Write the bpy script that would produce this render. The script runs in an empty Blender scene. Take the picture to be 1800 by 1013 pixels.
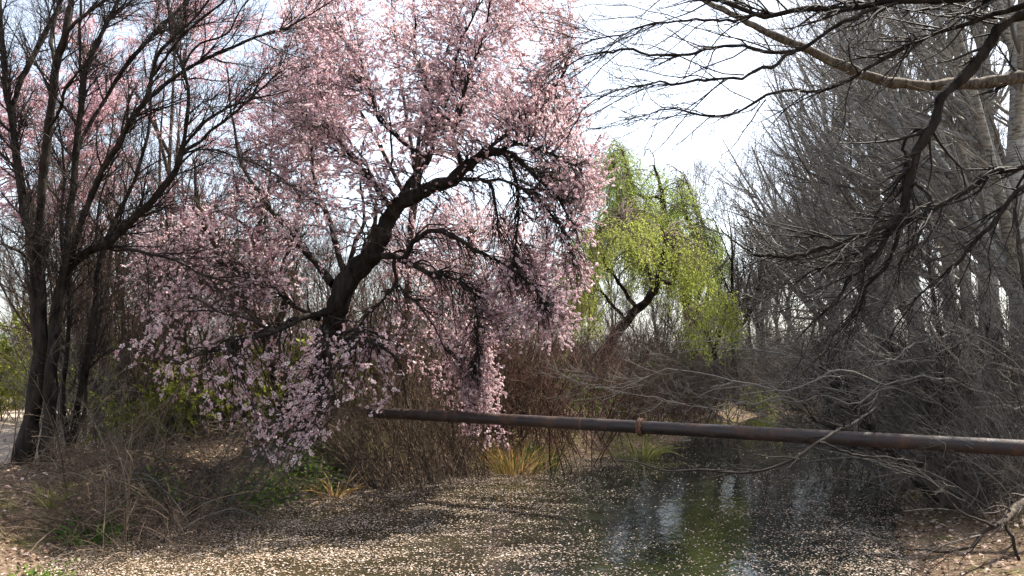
import bpy, math, numpy as np
from mathutils import Vector, Matrix
R = math.radians
C = bpy.context.scene.collection
sc = bpy.context.scene

# ------------------------------------------------------------------ camera
EYE = 1.7; FPX = 1400.0; PITCH = math.atan((628 - 506.5) / FPX)
cam = bpy.data.cameras.new('camera'); cam_o = bpy.data.objects.new('camera', cam); C.objects.link(cam_o)
cam.sensor_width = 36; cam.lens = 36 * FPX / 1800; cam.clip_start = 0.05; cam.clip_end = 3000
cam_o.location = (0, 0, EYE); cam_o.rotation_euler = (R(90) + PITCH, 0, 0)
sc.camera = cam_o

# ------------------------------------------------------------------ sky, sun, exposure
SUN_EL, SUN_AZ = R(54), R(58)          # azimuth measured from +Y (ahead) towards +X
w = bpy.data.worlds.new('World'); sc.world = w; w.use_nodes = True
nt = w.node_tree; bg = nt.nodes['Background']
sky = nt.nodes.new('ShaderNodeTexSky'); sky.sky_type = 'NISHITA'; sky.sun_disc = False
sky.sun_elevation = SUN_EL; sky.sun_rotation = SUN_AZ; sky.air_density = 1.0; sky.dust_density = 2.4; sky.ozone_density = 1.5
hs = nt.nodes.new('ShaderNodeHueSaturation'); hs.inputs['Saturation'].default_value = .55; hs.inputs['Value'].default_value = 1.0      # a thin milky veil over the whole sky
nt.links.new(sky.outputs[0], hs.inputs['Color']); nt.links.new(hs.outputs[0], bg.inputs[0]); bg.inputs[1].default_value = 0.15
sun = bpy.data.lights.new('sun', 'SUN'); sun.energy = 5.0; sun.angle = R(0.5); sun.color = (1, .93, .82)
sun_o = bpy.data.objects.new('sun', sun); C.objects.link(sun_o)
sdir = Vector((math.sin(SUN_AZ) * math.cos(SUN_EL), math.cos(SUN_AZ) * math.cos(SUN_EL), math.sin(SUN_EL)))
sun_o.rotation_euler = sdir.to_track_quat('Z', 'Y').to_euler(); sun_o.location = (10, 10, 20)
vs = sc.view_settings; vs.view_transform = 'Standard'; vs.look = 'None'; vs.gamma = 1; vs.exposure = 1.32
sc.cycles.max_bounces = 5; sc.cycles.caustics_reflective = False; sc.cycles.caustics_refractive = False; sc.cycles.diffuse_bounces = 3; sc.cycles.transparent_max_bounces = 4

# ------------------------------------------------------------------ helpers
def P(px, py, d):
    """point seen at photo pixel (px, py) at a distance d ahead"""
    u = (px - 900) / FPX; v = (506.5 - py) / FPX
    cy = math.cos(PITCH) - v * math.sin(PITCH); cz = math.sin(PITCH) + v * math.cos(PITCH)
    s = d / cy
    return np.array([u * s, d, EYE + cz * s])
def G(px, py, z=0.0):
    """point of the horizontal plane z seen at a pixel"""
    a = P(px, py, 1.0) - np.array([0, 0, EYE])
    s = (z - EYE) / a[2]
    return np.array([a[0] * s, s, z])
def nrm(v): return v / np.maximum(np.linalg.norm(v, axis=-1, keepdims=True), 1e-9)

class Geo:
    def __init__(self): self.v = []; self.f = []; self.n = 0; self.rnd = []; self.c = []
    def add(self, v, f, rnd=None, c=None):
        v = np.asarray(v, float).reshape(-1, 3); f = np.asarray(f, np.int64)
        self.v.append(v); self.f.append(f + self.n); self.n += len(v)
        self.rnd.append(np.zeros(len(v)) if rnd is None else np.asarray(rnd, float).reshape(-1))
        self.c.append(np.zeros(len(v)) if c is None else np.asarray(c, float).reshape(-1))
    def tubes(self, pts, rad, k=4, rnd=None, rough=0):
        pts = np.asarray(pts, float); rad = np.asarray(rad, float)
        N, n, _ = pts.shape
        if N == 0: return
        t = np.empty_like(pts); t[:, 1:-1] = pts[:, 2:] - pts[:, :-2]; t[:, 0] = pts[:, 1] - pts[:, 0]; t[:, -1] = pts[:, -1] - pts[:, -2]
        t = nrm(t); ch = nrm(pts[:, -1] - pts[:, 0])
        ref = np.where(np.abs(ch[:, 2:3]) < 0.8, np.array([[0, 0, 1.0]]), np.array([[1.0, 0.13, 0]]))[:, None, :]
        u = nrm(np.cross(t, np.broadcast_to(ref, t.shape))); w_ = np.cross(t, u)
        a = np.arange(k) * 2 * math.pi / k
        R_ = np.repeat(rad[:, :, None], k, 2)
        if rough:
            z = np.random.default_rng(self.n + n).normal(size=(N, n, k)); z = z + np.roll(z, 1, 1) + .6 * np.roll(z, 2, 1); R_ = R_ * (1 + rough * .55 * z.clip(-2.5, 2.5))
        ring = pts[:, :, None, :] + R_[:, :, :, None] * (np.cos(a)[None, None, :, None] * u[:, :, None, :] + np.sin(a)[None, None, :, None] * w_[:, :, None, :])
        idx = np.arange(N * n * k).reshape(N, n, k)
        nx = np.roll(idx, -1, axis=2)
        q = np.stack([idx[:, :-1], idx[:, 1:], nx[:, 1:], nx[:, :-1]], -1).reshape(-1, 4)
        r = np.random.default_rng(self.n + 5).random(N) if rnd is None else rnd
        self.add(ring.reshape(-1, 3), q, np.repeat(r, n * k))
    def flowers(self, p, nor, size, rng):
        M = len(p)
        if M == 0: return
        nor = nrm(nor); ref = nrm(rng.normal(size=(M, 3))); u = nrm(np.cross(nor, ref)); v = np.cross(nor, u)
        a = np.arange(10) * math.pi / 5; rr = np.where(np.arange(10) % 2 == 0, 0.50, 1.0); hh = np.where(np.arange(10) % 2 == 0, .16, .30)
        rr = rr[None] * rng.uniform(.82, 1.1, (M, 10))
        ring = p[:, None] + size[:, None, None] * (rr[:, :, None] * (np.cos(a)[None, :, None] * u[:, None] + np.sin(a)[None, :, None] * v[:, None]) + (hh * 1)[None, :, None] * nor[:, None])
        V = np.concatenate([p[:, None], ring], 1)
        b = (np.arange(M) * 11)[:, None]
        q = np.stack([np.stack([b[:, 0], b[:, 0] + 1 + 2 * i, b[:, 0] + 2 + 2 * i, b[:, 0] + 1 + (2 * i + 2) % 10], -1) for i in range(5)], 1).reshape(-1, 4)
        cc = np.concatenate([[0.0], np.where(np.arange(10) % 2 == 0, .62, 1.0)])
        self.add(V, q, np.repeat(rng.random(M), 11), np.tile(cc, M))
    def sprigs(self, p, nor, size, rng, pairs=2):
        """small far flowers: two crossed bent petals pairs"""
        for s_ in range(pairs):
            a = nrm(np.cross(nor, rng.normal(size=p.shape)))
            self.kites(p - a * size[:, None], a, nrm(nor + .5 * rng.normal(size=p.shape)), size * 2, size * 1.25, rng, .25)
            self.c[-1] = np.tile([1, .45, 1, .8], len(p))
    def kites(self, p, axis, nor, length, width, rng, fold=0.0):
        """leaf- or petal-shaped quads; axis = long direction"""
        M = len(p)
        if M == 0: return
        a = nrm(axis); s = nrm(np.cross(a, nor)); n_ = np.cross(s, a)
        length = np.broadcast_to(length, (M,))[:, None]; width = np.broadcast_to(width, (M,))[:, None]
        V = np.stack([p, p + a * length * .45 + s * width * .5 + n_ * width * fold, p + a * length, p + a * length * .45 - s * width * .5 + n_ * width * fold], 1)
        self.add(V, np.arange(M * 4).reshape(M, 4), np.repeat(rng.random(M), 4), np.tile([0, .6, 1, .6], M))
    def build(self, name, mat, parent=None, kind=None, smooth=True):
        v = np.concatenate(self.v); f = np.concatenate(self.f)
        me = bpy.data.meshes.new(name); me.vertices.add(len(v)); me.vertices.foreach_set('co', v.astype(np.float32).ravel())
        me.loops.add(f.size); me.loops.foreach_set('vertex_index', f.astype(np.int32).ravel())
        me.polygons.add(len(f)); me.polygons.foreach_set('loop_start', (np.arange(len(f)) * 4).astype(np.int32))
        if smooth: me.polygons.foreach_set('use_smooth', np.ones(len(f), bool))
        for nm, arr in (('rnd', self.rnd), ('c', self.c)):
            at = me.attributes.new(nm, 'FLOAT', 'POINT'); at.data.foreach_set('value', np.concatenate(arr).astype(np.float32))
        me.update(calc_edges=True)
        me.materials.append(M[mat])
        o = bpy.data.objects.new(name, me); C.objects.link(o); attach(o, parent)
        if kind: o['kind'] = kind
        return o
def attach(o, parent):
    if parent is not None:
        o.parent = parent; b = Vector((0, 0, 0)); q = parent
        while q is not None: b += q.location; q = q.parent
        o.matrix_parent_inverse = Matrix.Translation(-b)
def tag(o, label, cat, group=None):
    o['label'] = label; o['category'] = cat
    if group: o['group'] = group
    return o
def thing(name, label, cat, base, group=None):
    o = bpy.data.objects.new(name, None); C.objects.link(o); o.location = Vector([float(x) for x in base]); o.empty_display_size = .2
    return tag(o, label, cat, group)
def copy_thing(root, loc, rz, s=1.0, label=None, group=None):
    r = root.copy(); C.objects.link(r); r.location = loc; r.rotation_euler = (0, 0, rz); r.scale = (s, s, s)
    if label: r['label'] = label
    if group: r['group'] = group
    for ch in root.children:
        c = ch.copy(); mi = ch.matrix_parent_inverse.copy(); C.objects.link(c); c.parent = r; c.matrix_parent_inverse = mi
    return r

# ---- curves
def smooth(ctrl, n):
    """Catmull-Rom through control rows (x,y,z,r) resampled to n rows"""
    c = np.asarray(ctrl, float); m = len(c)
    e = np.vstack([2 * c[0] - c[1], c, 2 * c[-1] - c[-2]])
    L = np.concatenate([[0], np.cumsum(np.linalg.norm(np.diff(c[:, :3], axis=0), axis=1))])
    s = np.linspace(0, L[-1], n); i = np.clip(np.searchsorted(L, s, 'right') - 1, 0, m - 2)
    t = ((s - L[i]) / np.maximum(L[i + 1] - L[i], 1e-9))[:, None]
    p0, p1, p2, p3 = e[i], e[i + 1], e[i + 2], e[i + 3]
    o = .5 * (2 * p1 + (p2 - p0) * t + (2 * p0 - 5 * p1 + 4 * p2 - p3) * t ** 2 + (3 * p1 - p0 - 3 * p2 + p3) * t ** 3)
    o[:, 3] = np.maximum(p1[:, 3] * (1 - t[:, 0]) + p2[:, 3] * t[:, 0], .001)
    return o
def traced(ctrl, n=None, wig=.006, seed=0):
    """control points (px, py, distance, thickness in photo pixels)"""
    rows = []
    for (x, y, d, t) in ctrl:
        q = P(x, y, d); rows.append([*q, t * .5 * d / FPX])
    n = n or max(8, 5 * len(rows))
    o = smooth(rows, n); r = np.random.default_rng(seed + int(abs(ctrl[0][0]) * 7 + abs(ctrl[-1][1])))
    k = r.normal(size=(n, 3)); k = (k + np.roll(k, 1, 0) + np.roll(k, -1, 0)) / 2
    k[0] = 0
    o[:, :3] += k * wig
    o[:, 3] *= 1 + .10 * r.normal(size=n).clip(-1.5, 1.5)
    return o[:, :3], o[:, 3]
def sample(rng, pts, rad, count, t0, t1, by_len=True):
    N, n, _ = pts.shape
    L = np.linalg.norm(np.diff(pts, axis=1), axis=2).sum(1)
    pr = L / L.sum() if by_len else None
    s = rng.choice(N, size=count, p=pr); t = rng.uniform(t0, t1, count) * (n - 1)
    i = np.minimum(t.astype(int), n - 2); f = (t - i)[:, None]
    p = pts[s, i] * (1 - f) + pts[s, i + 1] * f
    tg = nrm(pts[s, i + 1] - pts[s, i]); r = rad[s, i] * (1 - f[:, 0]) + rad[s, i + 1] * f[:, 0]
    return p, tg, r, t / (n - 1), L[s]
def march(rng, p, d, L, n, wob, trop):
    out = [p]; st = (L / (n - 1))[:, None]; trop = np.asarray(trop, float)
    for _ in range(n - 1):
        d = nrm(d + trop / (n - 1) + wob * rng.normal(size=d.shape)); p = p + d * st; out.append(p)
    return np.stack(out, 1)
def taper(r0, rt, n, pw=1.0):
    k = np.linspace(0, 1, n)[None] ** pw
    return r0[:, None] * (1 - k) + np.broadcast_to(rt, r0.shape)[:, None] * k
def spawn(rng, pts, rad, count, t=(.15, 1), L=(.3, .6), ang=(25, 60), n=5, wob=.12, trop=(0, 0, 0), ratio=.55, rmax=.02, rtip=.0015, shrink=.5, bias=None):
    p, tg, r, tt, PL = sample(rng, pts, rad, count, *t)
    a = np.radians(rng.uniform(*ang, count))[:, None]
    side = rng.normal(size=(count, 3))
    if bias is not None: side = side + np.asarray(bias, float)
    side = nrm(side - (side * tg).sum(1, keepdims=True) * tg)
    d = tg * np.cos(a) + side * np.sin(a)
    LL = rng.uniform(*L, count) * (1 - shrink * tt)
    c = march(rng, p, d, LL, n, wob, trop)
    return c, taper(np.minimum(r * ratio, rmax).clip(rtip, None), rtip, n)
def one(*pr):
    """stack (pts, rad) pairs of unequal length to equal length arrays"""
    n = 14; A = []; B = []
    for p, r in pr:
        s = np.linspace(0, len(p) - 1, n); i = np.minimum(s.astype(int), len(p) - 2); f = (s - i)
        A.append(p[i] * (1 - f)[:, None] + p[i + 1] * f[:, None]); B.append(r[i] * (1 - f) + r[i + 1] * f)
    return np.stack(A), np.stack(B)
def region(rng, poly, d, count):
    """random points inside a photo-pixel outline at distances d[0]..d[1]"""
    poly = np.asarray(poly, float); lo, hi = poly.min(0), poly.max(0); out = []
    while len(out) < count:
        q = rng.uniform(lo, hi, (count * 3, 2)); ins = np.zeros(len(q), bool)
        for i in range(len(poly)):
            a, b = poly[i], poly[i - 1]
            c = ((a[1] > q[:, 1]) != (b[1] > q[:, 1])) & (q[:, 0] < (b[0] - a[0]) * (q[:, 1] - a[1]) / (b[1] - a[1] + 1e-12) + a[0])
            ins ^= c
        out += list(q[ins])
    return np.stack([P(x, y, dd) for (x, y), dd in zip(out[:count], rng.uniform(*d, count))])
def reach(rng, pts, rad, targets, n=9, rise=.25, rtip=.0022, rmax=.02, ratio=.5, jitter=.5, t=(.1, 1), wob=.012, arch=0.0):
    """shoots that leave a skeleton and run to target points"""
    S = 500; p, tg, r, tt, _ = sample(rng, pts, rad, S, *t)
    D = np.linalg.norm(targets[:, None] - p[None], axis=2)
    cost = D * (1 + jitter * rng.random(D.shape)); j = cost.argmin(1)
    a = p[j]; b = targets; Ld = np.linalg.norm(b - a, axis=1, keepdims=True)
    c1 = a + tg[j] * Ld * .30 + np.array([0, 0, 1.0]) * Ld * rise; c2 = b * .72 + a * .28 + np.array([0, 0, 1.0]) * Ld * (rise * .55 + arch)
    s = np.linspace(0, 1, n)[None, :, None]
    o = (1 - s) ** 3 * a[:, None] + 3 * (1 - s) ** 2 * s * c1[:, None] + 3 * (1 - s) * s ** 2 * c2[:, None] + s ** 3 * b[:, None]
    k = rng.normal(size=o.shape) * wob * Ld[:, None]; k[:, 0] = 0; o = o + k
    return o, taper(np.minimum(r[j] * ratio, rmax).clip(rtip * 1.5, None), rtip, n, .8)

# ------------------------------------------------------------------ materials
M = {}
def mat(name):
    m = bpy.data.materials.new(name); m.use_nodes = True; M[name] = m
    t = m.node_tree; b = t.nodes['Principled BSDF']
    return m, t, b
def N_(t, ty, **kw):
    n = t.nodes.new(ty)
    for k, v in kw.items(): setattr(n, k, v)
    return n
def ramp(t, fac, stops):
    r = N_(t, 'ShaderNodeValToRGB'); e = r.color_ramp.elements
    while len(e) < len(stops): e.new(.5)
    for el, (p, c) in zip(e, stops): el.position = p; el.color = (*c, 1)
    t.links.new(fac, r.inputs[0]); return r.outputs[0]
def noise(t, scale, detail=4, stretch=None, rough=.6):
    tc = N_(t, 'ShaderNodeTexCoord'); n = N_(t, 'ShaderNodeTexNoise'); n.inputs['Scale'].default_value = scale; n.inputs['Detail'].default_value = detail; n.inputs['Roughness'].default_value = rough
    if stretch:
        mp = N_(t, 'ShaderNodeMapping'); mp.inputs['Scale'].default_value = stretch; t.links.new(tc.outputs['Object'], mp.inputs[0]); t.links.new(mp.outputs[0], n.inputs['Vector'])
    else: t.links.new(tc.outputs['Object'], n.inputs['Vector'])
    return n.outputs['Fac']
def bump(t, b, h, strength=.4, dist=.02):
    n = N_(t, 'ShaderNodeBump'); n.inputs['Strength'].default_value = strength; n.inputs['Distance'].default_value = dist
    t.links.new(h, n.inputs['Height']); t.links.new(n.outputs[0], b.inputs['Normal'])
def attr(t, name):
    return N_(t, 'ShaderNodeAttribute', attribute_name=name).outputs['Fac']
def bark(name, dark, light, sc_=14, stretch=(1, 1, .25), rough=.85, bs=.7, bd=.03):
    m, t, b = mat(name); n = noise(t, sc_, 6, stretch)
    t.links.new(ramp(t, n, [(.32, dark), (.68, light)]), b.inputs['Base Color']); b.inputs['Roughness'].default_value = rough
    b.inputs['Specular IOR Level'].default_value = .1
    bump(t, b, n, bs, bd)
bark('bark_black', (.006, .005, .004), (.046, .036, .029), bs=1.0, bd=.06)
bark('bark_brown', (.022, .017, .013), (.085, .065, .05))
bark('bark_far', (.05, .045, .042), (.12, .105, .095))
def twigmat(name, a, b_, rough=.7, spec=.15):
    m, t, b = mat(name)
    t.links.new(ramp(t, attr(t, 'rnd'), [(0, a), (1, b_)]), b.inputs['Base Color']); b.inputs['Roughness'].default_value = rough; b.inputs['Specular IOR Level'].default_value = spec
twigmat('twig_dark', (.010, .008, .007), (.038, .029, .024))
twigmat('twig_brown', (.04, .027, .020), (.17, .12, .086))
twigmat('twig_grey', (.035, .030, .027), (.16, .14, .12))
twigmat('twig_red', (.055, .027, .020), (.17, .092, .068))
twigmat('twig_pale', (.04, .035, .030), (.25, .22, .19))
twigmat('twig_tan', (.05, .036, .025), (.22, .165, .115))
twigmat('twig_poplar', (.09, .083, .075), (.33, .31, .28))
twigmat('twig_far', (.055, .045, .045), (.13, .11, .105))
# pale poplar bark: smooth grey-white with dark horizontal scars
m, t, b = mat('bark_poplar'); n1 = noise(t, 9, 5, (1, 1, 5)); n2 = noise(t, 3, 4)
mx = N_(t, 'ShaderNodeMix', data_type='RGBA'); t.links.new(n2, mx.inputs[0])
t.links.new(ramp(t, n1, [(.36, (.05, .045, .04)), (.46, (.26, .25, .225)), (.7, (.42, .41, .37))]), mx.inputs[6])
t.links.new(ramp(t, n1, [(.40, (.06, .055, .05)), (.52, (.2, .19, .17)), (.7, (.34, .33, .29))]), mx.inputs[7])
t.links.new(mx.outputs[2], b.inputs['Base Color']); b.inputs['Roughness'].default_value = .7; bump(t, b, n1, .4, .01)
m, t, b = mat('bark_bough'); n1 = noise(t, 10, 6, (5, 1, 1)); n2 = noise(t, 26, 5)
mx = N_(t, 'ShaderNodeMix', data_type='RGBA'); mx.inputs[0].default_value = .45
t.links.new(ramp(t, n1, [(.36, (.025, .02, .016)), (.5, (.13, .105, .08)), (.68, (.24, .2, .155))]), mx.inputs[6]); t.links.new(ramp(t, n2, [(.35, (.02, .016, .013)), (.65, (.2, .165, .13))]), mx.inputs[7])
t.links.new(mx.outputs[2], b.inputs['Base Color']); b.inputs['Roughness'].default_value = .85; b.inputs['Specular IOR Level'].default_value = .1; bump(t, b, n1, .8, .015)
# thin, light-passing petals and leaves
def thin(name, stops, by='rnd', centre=None, trans=.5, rough=.6):
    m, t, b = mat(name); col = ramp(t, attr(t, by), stops)
    if centre:
        mx = N_(t, 'ShaderNodeMix', data_type='RGBA'); t.links.new(ramp(t, attr(t, 'c'), [(.0, (0, 0, 0)), (.55, (1, 1, 1))]), mx.inputs[0])
        mx.inputs[6].default_value = (*centre, 1); t.links.new(col, mx.inputs[7]); col = mx.outputs[2]
    t.links.new(col, b.inputs['Base Color']); b.inputs['Roughness'].default_value = rough; b.inputs['Specular IOR Level'].default_value = .25
    tr = N_(t, 'ShaderNodeBsdfTranslucent'); t.links.new(col, tr.inputs[0])
    ms = N_(t, 'ShaderNodeMixShader'); ms.inputs[0].default_value = trans
    t.links.new(b.outputs[0], ms.inputs[1]); t.links.new(tr.outputs[0], ms.inputs[2]); t.links.new(ms.outputs[0], t.nodes['Material Output'].inputs[0])
thin('blossom', [(0, (.56, .33, .38)), (.3, (.76, .53, .57)), (.6, (.88, .70, .72)), (1, (.93, .85, .84))], centre=(.30, .08, .10), trans=.5)
thin('blossom_pink', [(0, (.58, .32, .39)), (.5, (.76, .52, .57)), (1, (.88, .72, .75))], centre=(.40, .10, .13))
thin('willow_leaf', [(0, (.22, .28, .05)), (.5, (.36, .42, .08)), (1, (.50, .53, .14))])
thin('willow_leaf_dark', [(0, (.15, .22, .04)), (.5, (.26, .35, .055)), (1, (.38, .46, .09))])
thin('green_leaf', [(0, (.05, .10, .02)), (.5, (.11, .20, .03)), (1, (.2, .3, .05))])
thin('yellow_leaf', [(0, (.16, .20, .03)), (.5, (.30, .34, .05)), (1, (.45, .45, .09))])
thin('blade_green', [(0, (.05, .13, .02)), (.5, (.09, .19, .03)), (1, (.15, .25, .05))])
thin('blade_dry', [(0, (.36, .19, .06)), (.5, (.52, .31, .11)), (1, (.62, .46, .24))])
thin('grass_blade', [(0, (.14, .15, .04)), (.5, (.2, .24, .05)), (1, (.36, .33, .14))])
thin('fallen_leaf', [(0, (.09, .05, .03)), (.4, (.22, .13, .08)), (.7, (.36, .25, .17)), (1, (.6, .45, .42))], trans=.15)
thin('floating_petal', [(0, (.16, .10, .06)), (.35, (.36, .27, .19)), (.75, (.50, .40, .32)), (1, (.68, .58, .52))], trans=.1)
# ground: litter-strewn soil
m, t, b = mat('soil'); n1 = noise(t, 1.3, 8); n2 = noise(t, 28, 6)
c1 = ramp(t, n2, [(.3, (.05, .034, .022)), (.5, (.15, .105, .07)), (.72, (.30, .225, .165))])
c2 = ramp(t, n2, [(.3, (.06, .06, .02)), (.55, (.12, .115, .04)), (.75, (.24, .2, .11))])
mx = N_(t, 'ShaderNodeMix', data_type='RGBA'); t.links.new(ramp(t, n1, [(.5, (0, 0, 0)), (.64, (1, 1, 1))]), mx.inputs[0]); t.links.new(c1, mx.inputs[6]); t.links.new(c2, mx.inputs[7])
t.links.new(mx.outputs[2], b.inputs['Base Color']); b.inputs['Roughness'].default_value = .95; b.inputs['Specular IOR Level'].default_value = .1; bump(t, b, n2, .8, .06)
m, t, b = mat('path_dirt'); n1 = noise(t, 3, 8); n2 = noise(t, 60, 5)
t.links.new(ramp(t, n1, [(.3, (.27, .21, .16)), (.7, (.42, .34, .27))]), b.inputs['Base Color']); b.inputs['Roughness'].default_value = .95; bump(t, b, n2, .5, .02)
# murky pond
m, t, b = mat('pond_water'); n1 = noise(t, .9, 4); n2 = noise(t, 5, 3, (1, .6, 1))
sp = N_(t, 'ShaderNodeSeparateXYZ'); t.links.new(N_(t, 'ShaderNodeTexCoord').outputs['Object'], sp.inputs[0])      # the shallow left side is stirred-up mud, the rest clear and deep
mr = N_(t, 'ShaderNodeMapRange'); mr.inputs[1].default_value = 1.2; mr.inputs[2].default_value = -2.6; t.links.new(sp.outputs[0], mr.inputs[0])
mw = N_(t, 'ShaderNodeMix', data_type='RGBA'); t.links.new(mr.outputs[0], mw.inputs[0]); t.links.new(ramp(t, n1, [(.35, (.008, .012, .010)), (.7, (.020, .025, .018))]), mw.inputs[6]); t.links.new(ramp(t, n1, [(.35, (.03, .023, .012)), (.7, (.09, .068, .036))]), mw.inputs[7])
t.links.new(mw.outputs[2], b.inputs['Base Color']); b.inputs['Roughness'].default_value = .035; b.inputs['IOR'].default_value = 1.33
b.inputs['Specular IOR Level'].default_value = .75; bump(t, b, n2, .10, .05)
# rusty pipe
m, t, b = mat('rusty_iron'); n1 = noise(t, 4, 9, None, .7); n2 = noise(t, 60, 5); n3 = noise(t, 1.1, 3)
mx = N_(t, 'ShaderNodeMix', data_type='RGBA'); t.links.new(ramp(t, n3, [(.4, (0, 0, 0)), (.62, (1, 1, 1))]), mx.inputs[0])
t.links.new(ramp(t, n1, [(.36, (.022, .014, .012)), (.52, (.048, .029, .023)), (.62, (.11, .056, .034)), (.7, (.045, .027, .021))]), mx.inputs[6])
t.links.new(ramp(t, n1, [(.38, (.014, .011, .010)), (.58, (.035, .022, .018)), (.68, (.11, .052, .03))]), mx.inputs[7]); t.links.new(mx.outputs[2], b.inputs['Base Color'])
t.links.new(ramp(t, n1, [(.4, (.42,) * 3), (.6, (.75,) * 3)]), b.inputs['Roughness']); bump(t, b, n2, .35, .012)
m, t, b = mat('rust_flange'); n1 = noise(t, 30, 6)
t.links.new(ramp(t, n1, [(.3, (.07, .03, .018)), (.7, (.24, .11, .06))]), b.inputs['Base Color']); b.inputs['Roughness'].default_value = .8; bump(t, b, n1, .5, .01)
m, t, b = mat('stone'); n1 = noise(t, 5, 8)
t.links.new(ramp(t, n1, [(.3, (.05, .04, .027)), (.7, (.18, .14, .10))]), b.inputs['Base Color']); b.inputs['Roughness'].default_value = .9; bump(t, b, n1, .8, .05)
m, t, b = mat('old_plank'); n1 = noise(t, 20, 6, (.2, 3, 3))
t.links.new(ramp(t, n1, [(.3, (.2, .17, .13)), (.7, (.45, .41, .34))]), b.inputs['Base Color']); b.inputs['Roughness'].default_value = .85

# ------------------------------------------------------------------ terrain
EDGE = [G(x, y)[:2] for x, y in ((60, 1013), (110, 972), (210, 938), (320, 915), (440, 893), (560, 872), (680, 852), (800, 832), (930, 818), (1040, 806), (1110, 795), (1170, 782), (1215, 768))]
EDGE += [np.array(q) for q in ((5.6, 20.5), (7.4, 24), (9.6, 24.5), (10.3, 21.5), (8.6, 17.5), (7.0, 14.2))]
EDGE += [G(x, y)[:2] for x, y in ((1560, 850), (1585, 895), (1570, 935), (1590, 980), (1600, 1013))]
EDGE += [np.array(q) for q in ((2.9, 4.5), (2.2, 2.2), (-1.0, 1.5), (-3.4, 2.6), (-4.2, 4.6))]
EDGE = np.array(EDGE)
def pond_dist(x, y):
    """distance to the pond's edge, negative inside"""
    q = np.stack([np.ravel(x), np.ravel(y)], 1); best = np.full(len(q), 1e9); ins = np.zeros(len(q), bool)
    for i in range(len(EDGE)):
        a, b_ = EDGE[i - 1], EDGE[i]; ab = b_ - a
        tt = np.clip(((q - a) @ ab) / (ab @ ab), 0, 1); best = np.minimum(best, np.linalg.norm(q - a - tt[:, None] * ab, axis=1))
        ins ^= ((a[1] > q[:, 1]) != (b_[1] > q[:, 1])) & (q[:, 0] < (b_[0] - a[0]) * (q[:, 1] - a[1]) / (b_[1] - a[1] + 1e-12) + a[0])
    return np.where(ins, -best, best).reshape(np.shape(x))
def sm(x): x = np.clip(x, 0, 1); return x * x * (3 - 2 * x)
def ground_z(x, y, D=None):
    x = np.asarray(x, float); y = np.asarray(y, float)
    if D is None: D = pond_dist(x, y)
    h = np.where(D < 0, -.45 * sm(-D / 1.5) - .02, .46 * sm(D / 1.1) + .012)
    wob = .035 * np.sin(x * 2.3 + 1.1 * np.sin(y * 1.7)) * np.cos(y * 1.9 + x) + .02 * np.sin(x * 6.1 + y * 3.3) * np.sin(y * 5.2 - x * 2)
    h = h + np.where(D > 0, wob * sm(D / .6), 0)
    m1 = .62 * np.exp(-(((x + 2.9) / 1.7) ** 2 + ((y - 12.9) / 1.7) ** 2))           # raised bank where the pipe comes out
    m2 = .45 * np.exp(-(((x - 6.6) / 1.3) ** 2 + ((y - 6.4) / 2.4) ** 2))
    h = h + (m1 + m2) * sm(D / .9) * (D > 0)
    rt = sm((x - 3.0) / 1.2) * sm((11 - y) / 2.0) * (D > 0)                            # the right shore is low and flat
    h = h * (1 - .72 * rt * sm((1.9 - D) / 1.2))
    h = h + .25 * sm((y - 18) / 30) + .6 * sm((np.hypot(x, y) - 60) / 200)
    return h
def gz(x, y): return float(ground_z(np.array([x]), np.array([y]))[0])
def axis(lo, a, b_, hi, fine, k):
    left = a - np.geomspace(fine, a - lo, k)[::-1]; right = b_ + np.geomspace(fine, hi - b_, k)
    return np.concatenate([left, np.arange(a, b_, fine), right])
gx = axis(-260, -9, 9, 260, .16, 34); gy = axis(-120, 3, 19, 420, .16, 38)
X, Y = np.meshgrid(gx, gy); Z = ground_z(X, Y)
def sheet(X, Y, Z):
    ny, nx = X.shape; i = np.arange(nx * ny).reshape(ny, nx)
    return np.stack([X, Y, Z], -1).reshape(-1, 3), np.stack([i[:-1, :-1], i[:-1, 1:], i[1:, 1:], i[1:, :-1]], -1).reshape(-1, 4)
g = Geo(); g.add(*sheet(X, Y, Z)); g.build('ground', 'soil', kind='structure')
# water: a sheet that runs a little into the bank
wx, wy = np.meshgrid(np.linspace(-6, 12.5, 90), np.linspace(.6, 26, 110))
g = Geo(); v, f = sheet(wx, wy, wx * 0); keep = (pond_dist(v[:, 0], v[:, 1]) < .5)[f].all(1); g.add(v, f[keep]); g.build('pond_water', 'pond_water', kind='structure')
# dirt path on the far left
ctr = smooth([(-7.8, 3, 0, 1), (-7.9, 9, 0, 1), (-7.8, 13, 0, 1), (-9.4, 19, 0, 1), (-10.5, 27, 0, 1), (-7, 38, 0, 1)], 120)
wd = np.linspace(-2.1, 2.1, 15); px_ = ctr[:, 0][:, None] + wd[None] * (1 + .08 * np.sin(np.arange(120) * .5)[:, None]); py_ = np.repeat(ctr[:, 1][:, None], 15, 1)
g = Geo(); g.add(*sheet(px_, py_, ground_z(px_, py_) + .02 - .02 * np.abs(wd / 2.1)[None] ** 4)); g.build('path', 'path_dirt', kind='structure')

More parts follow.
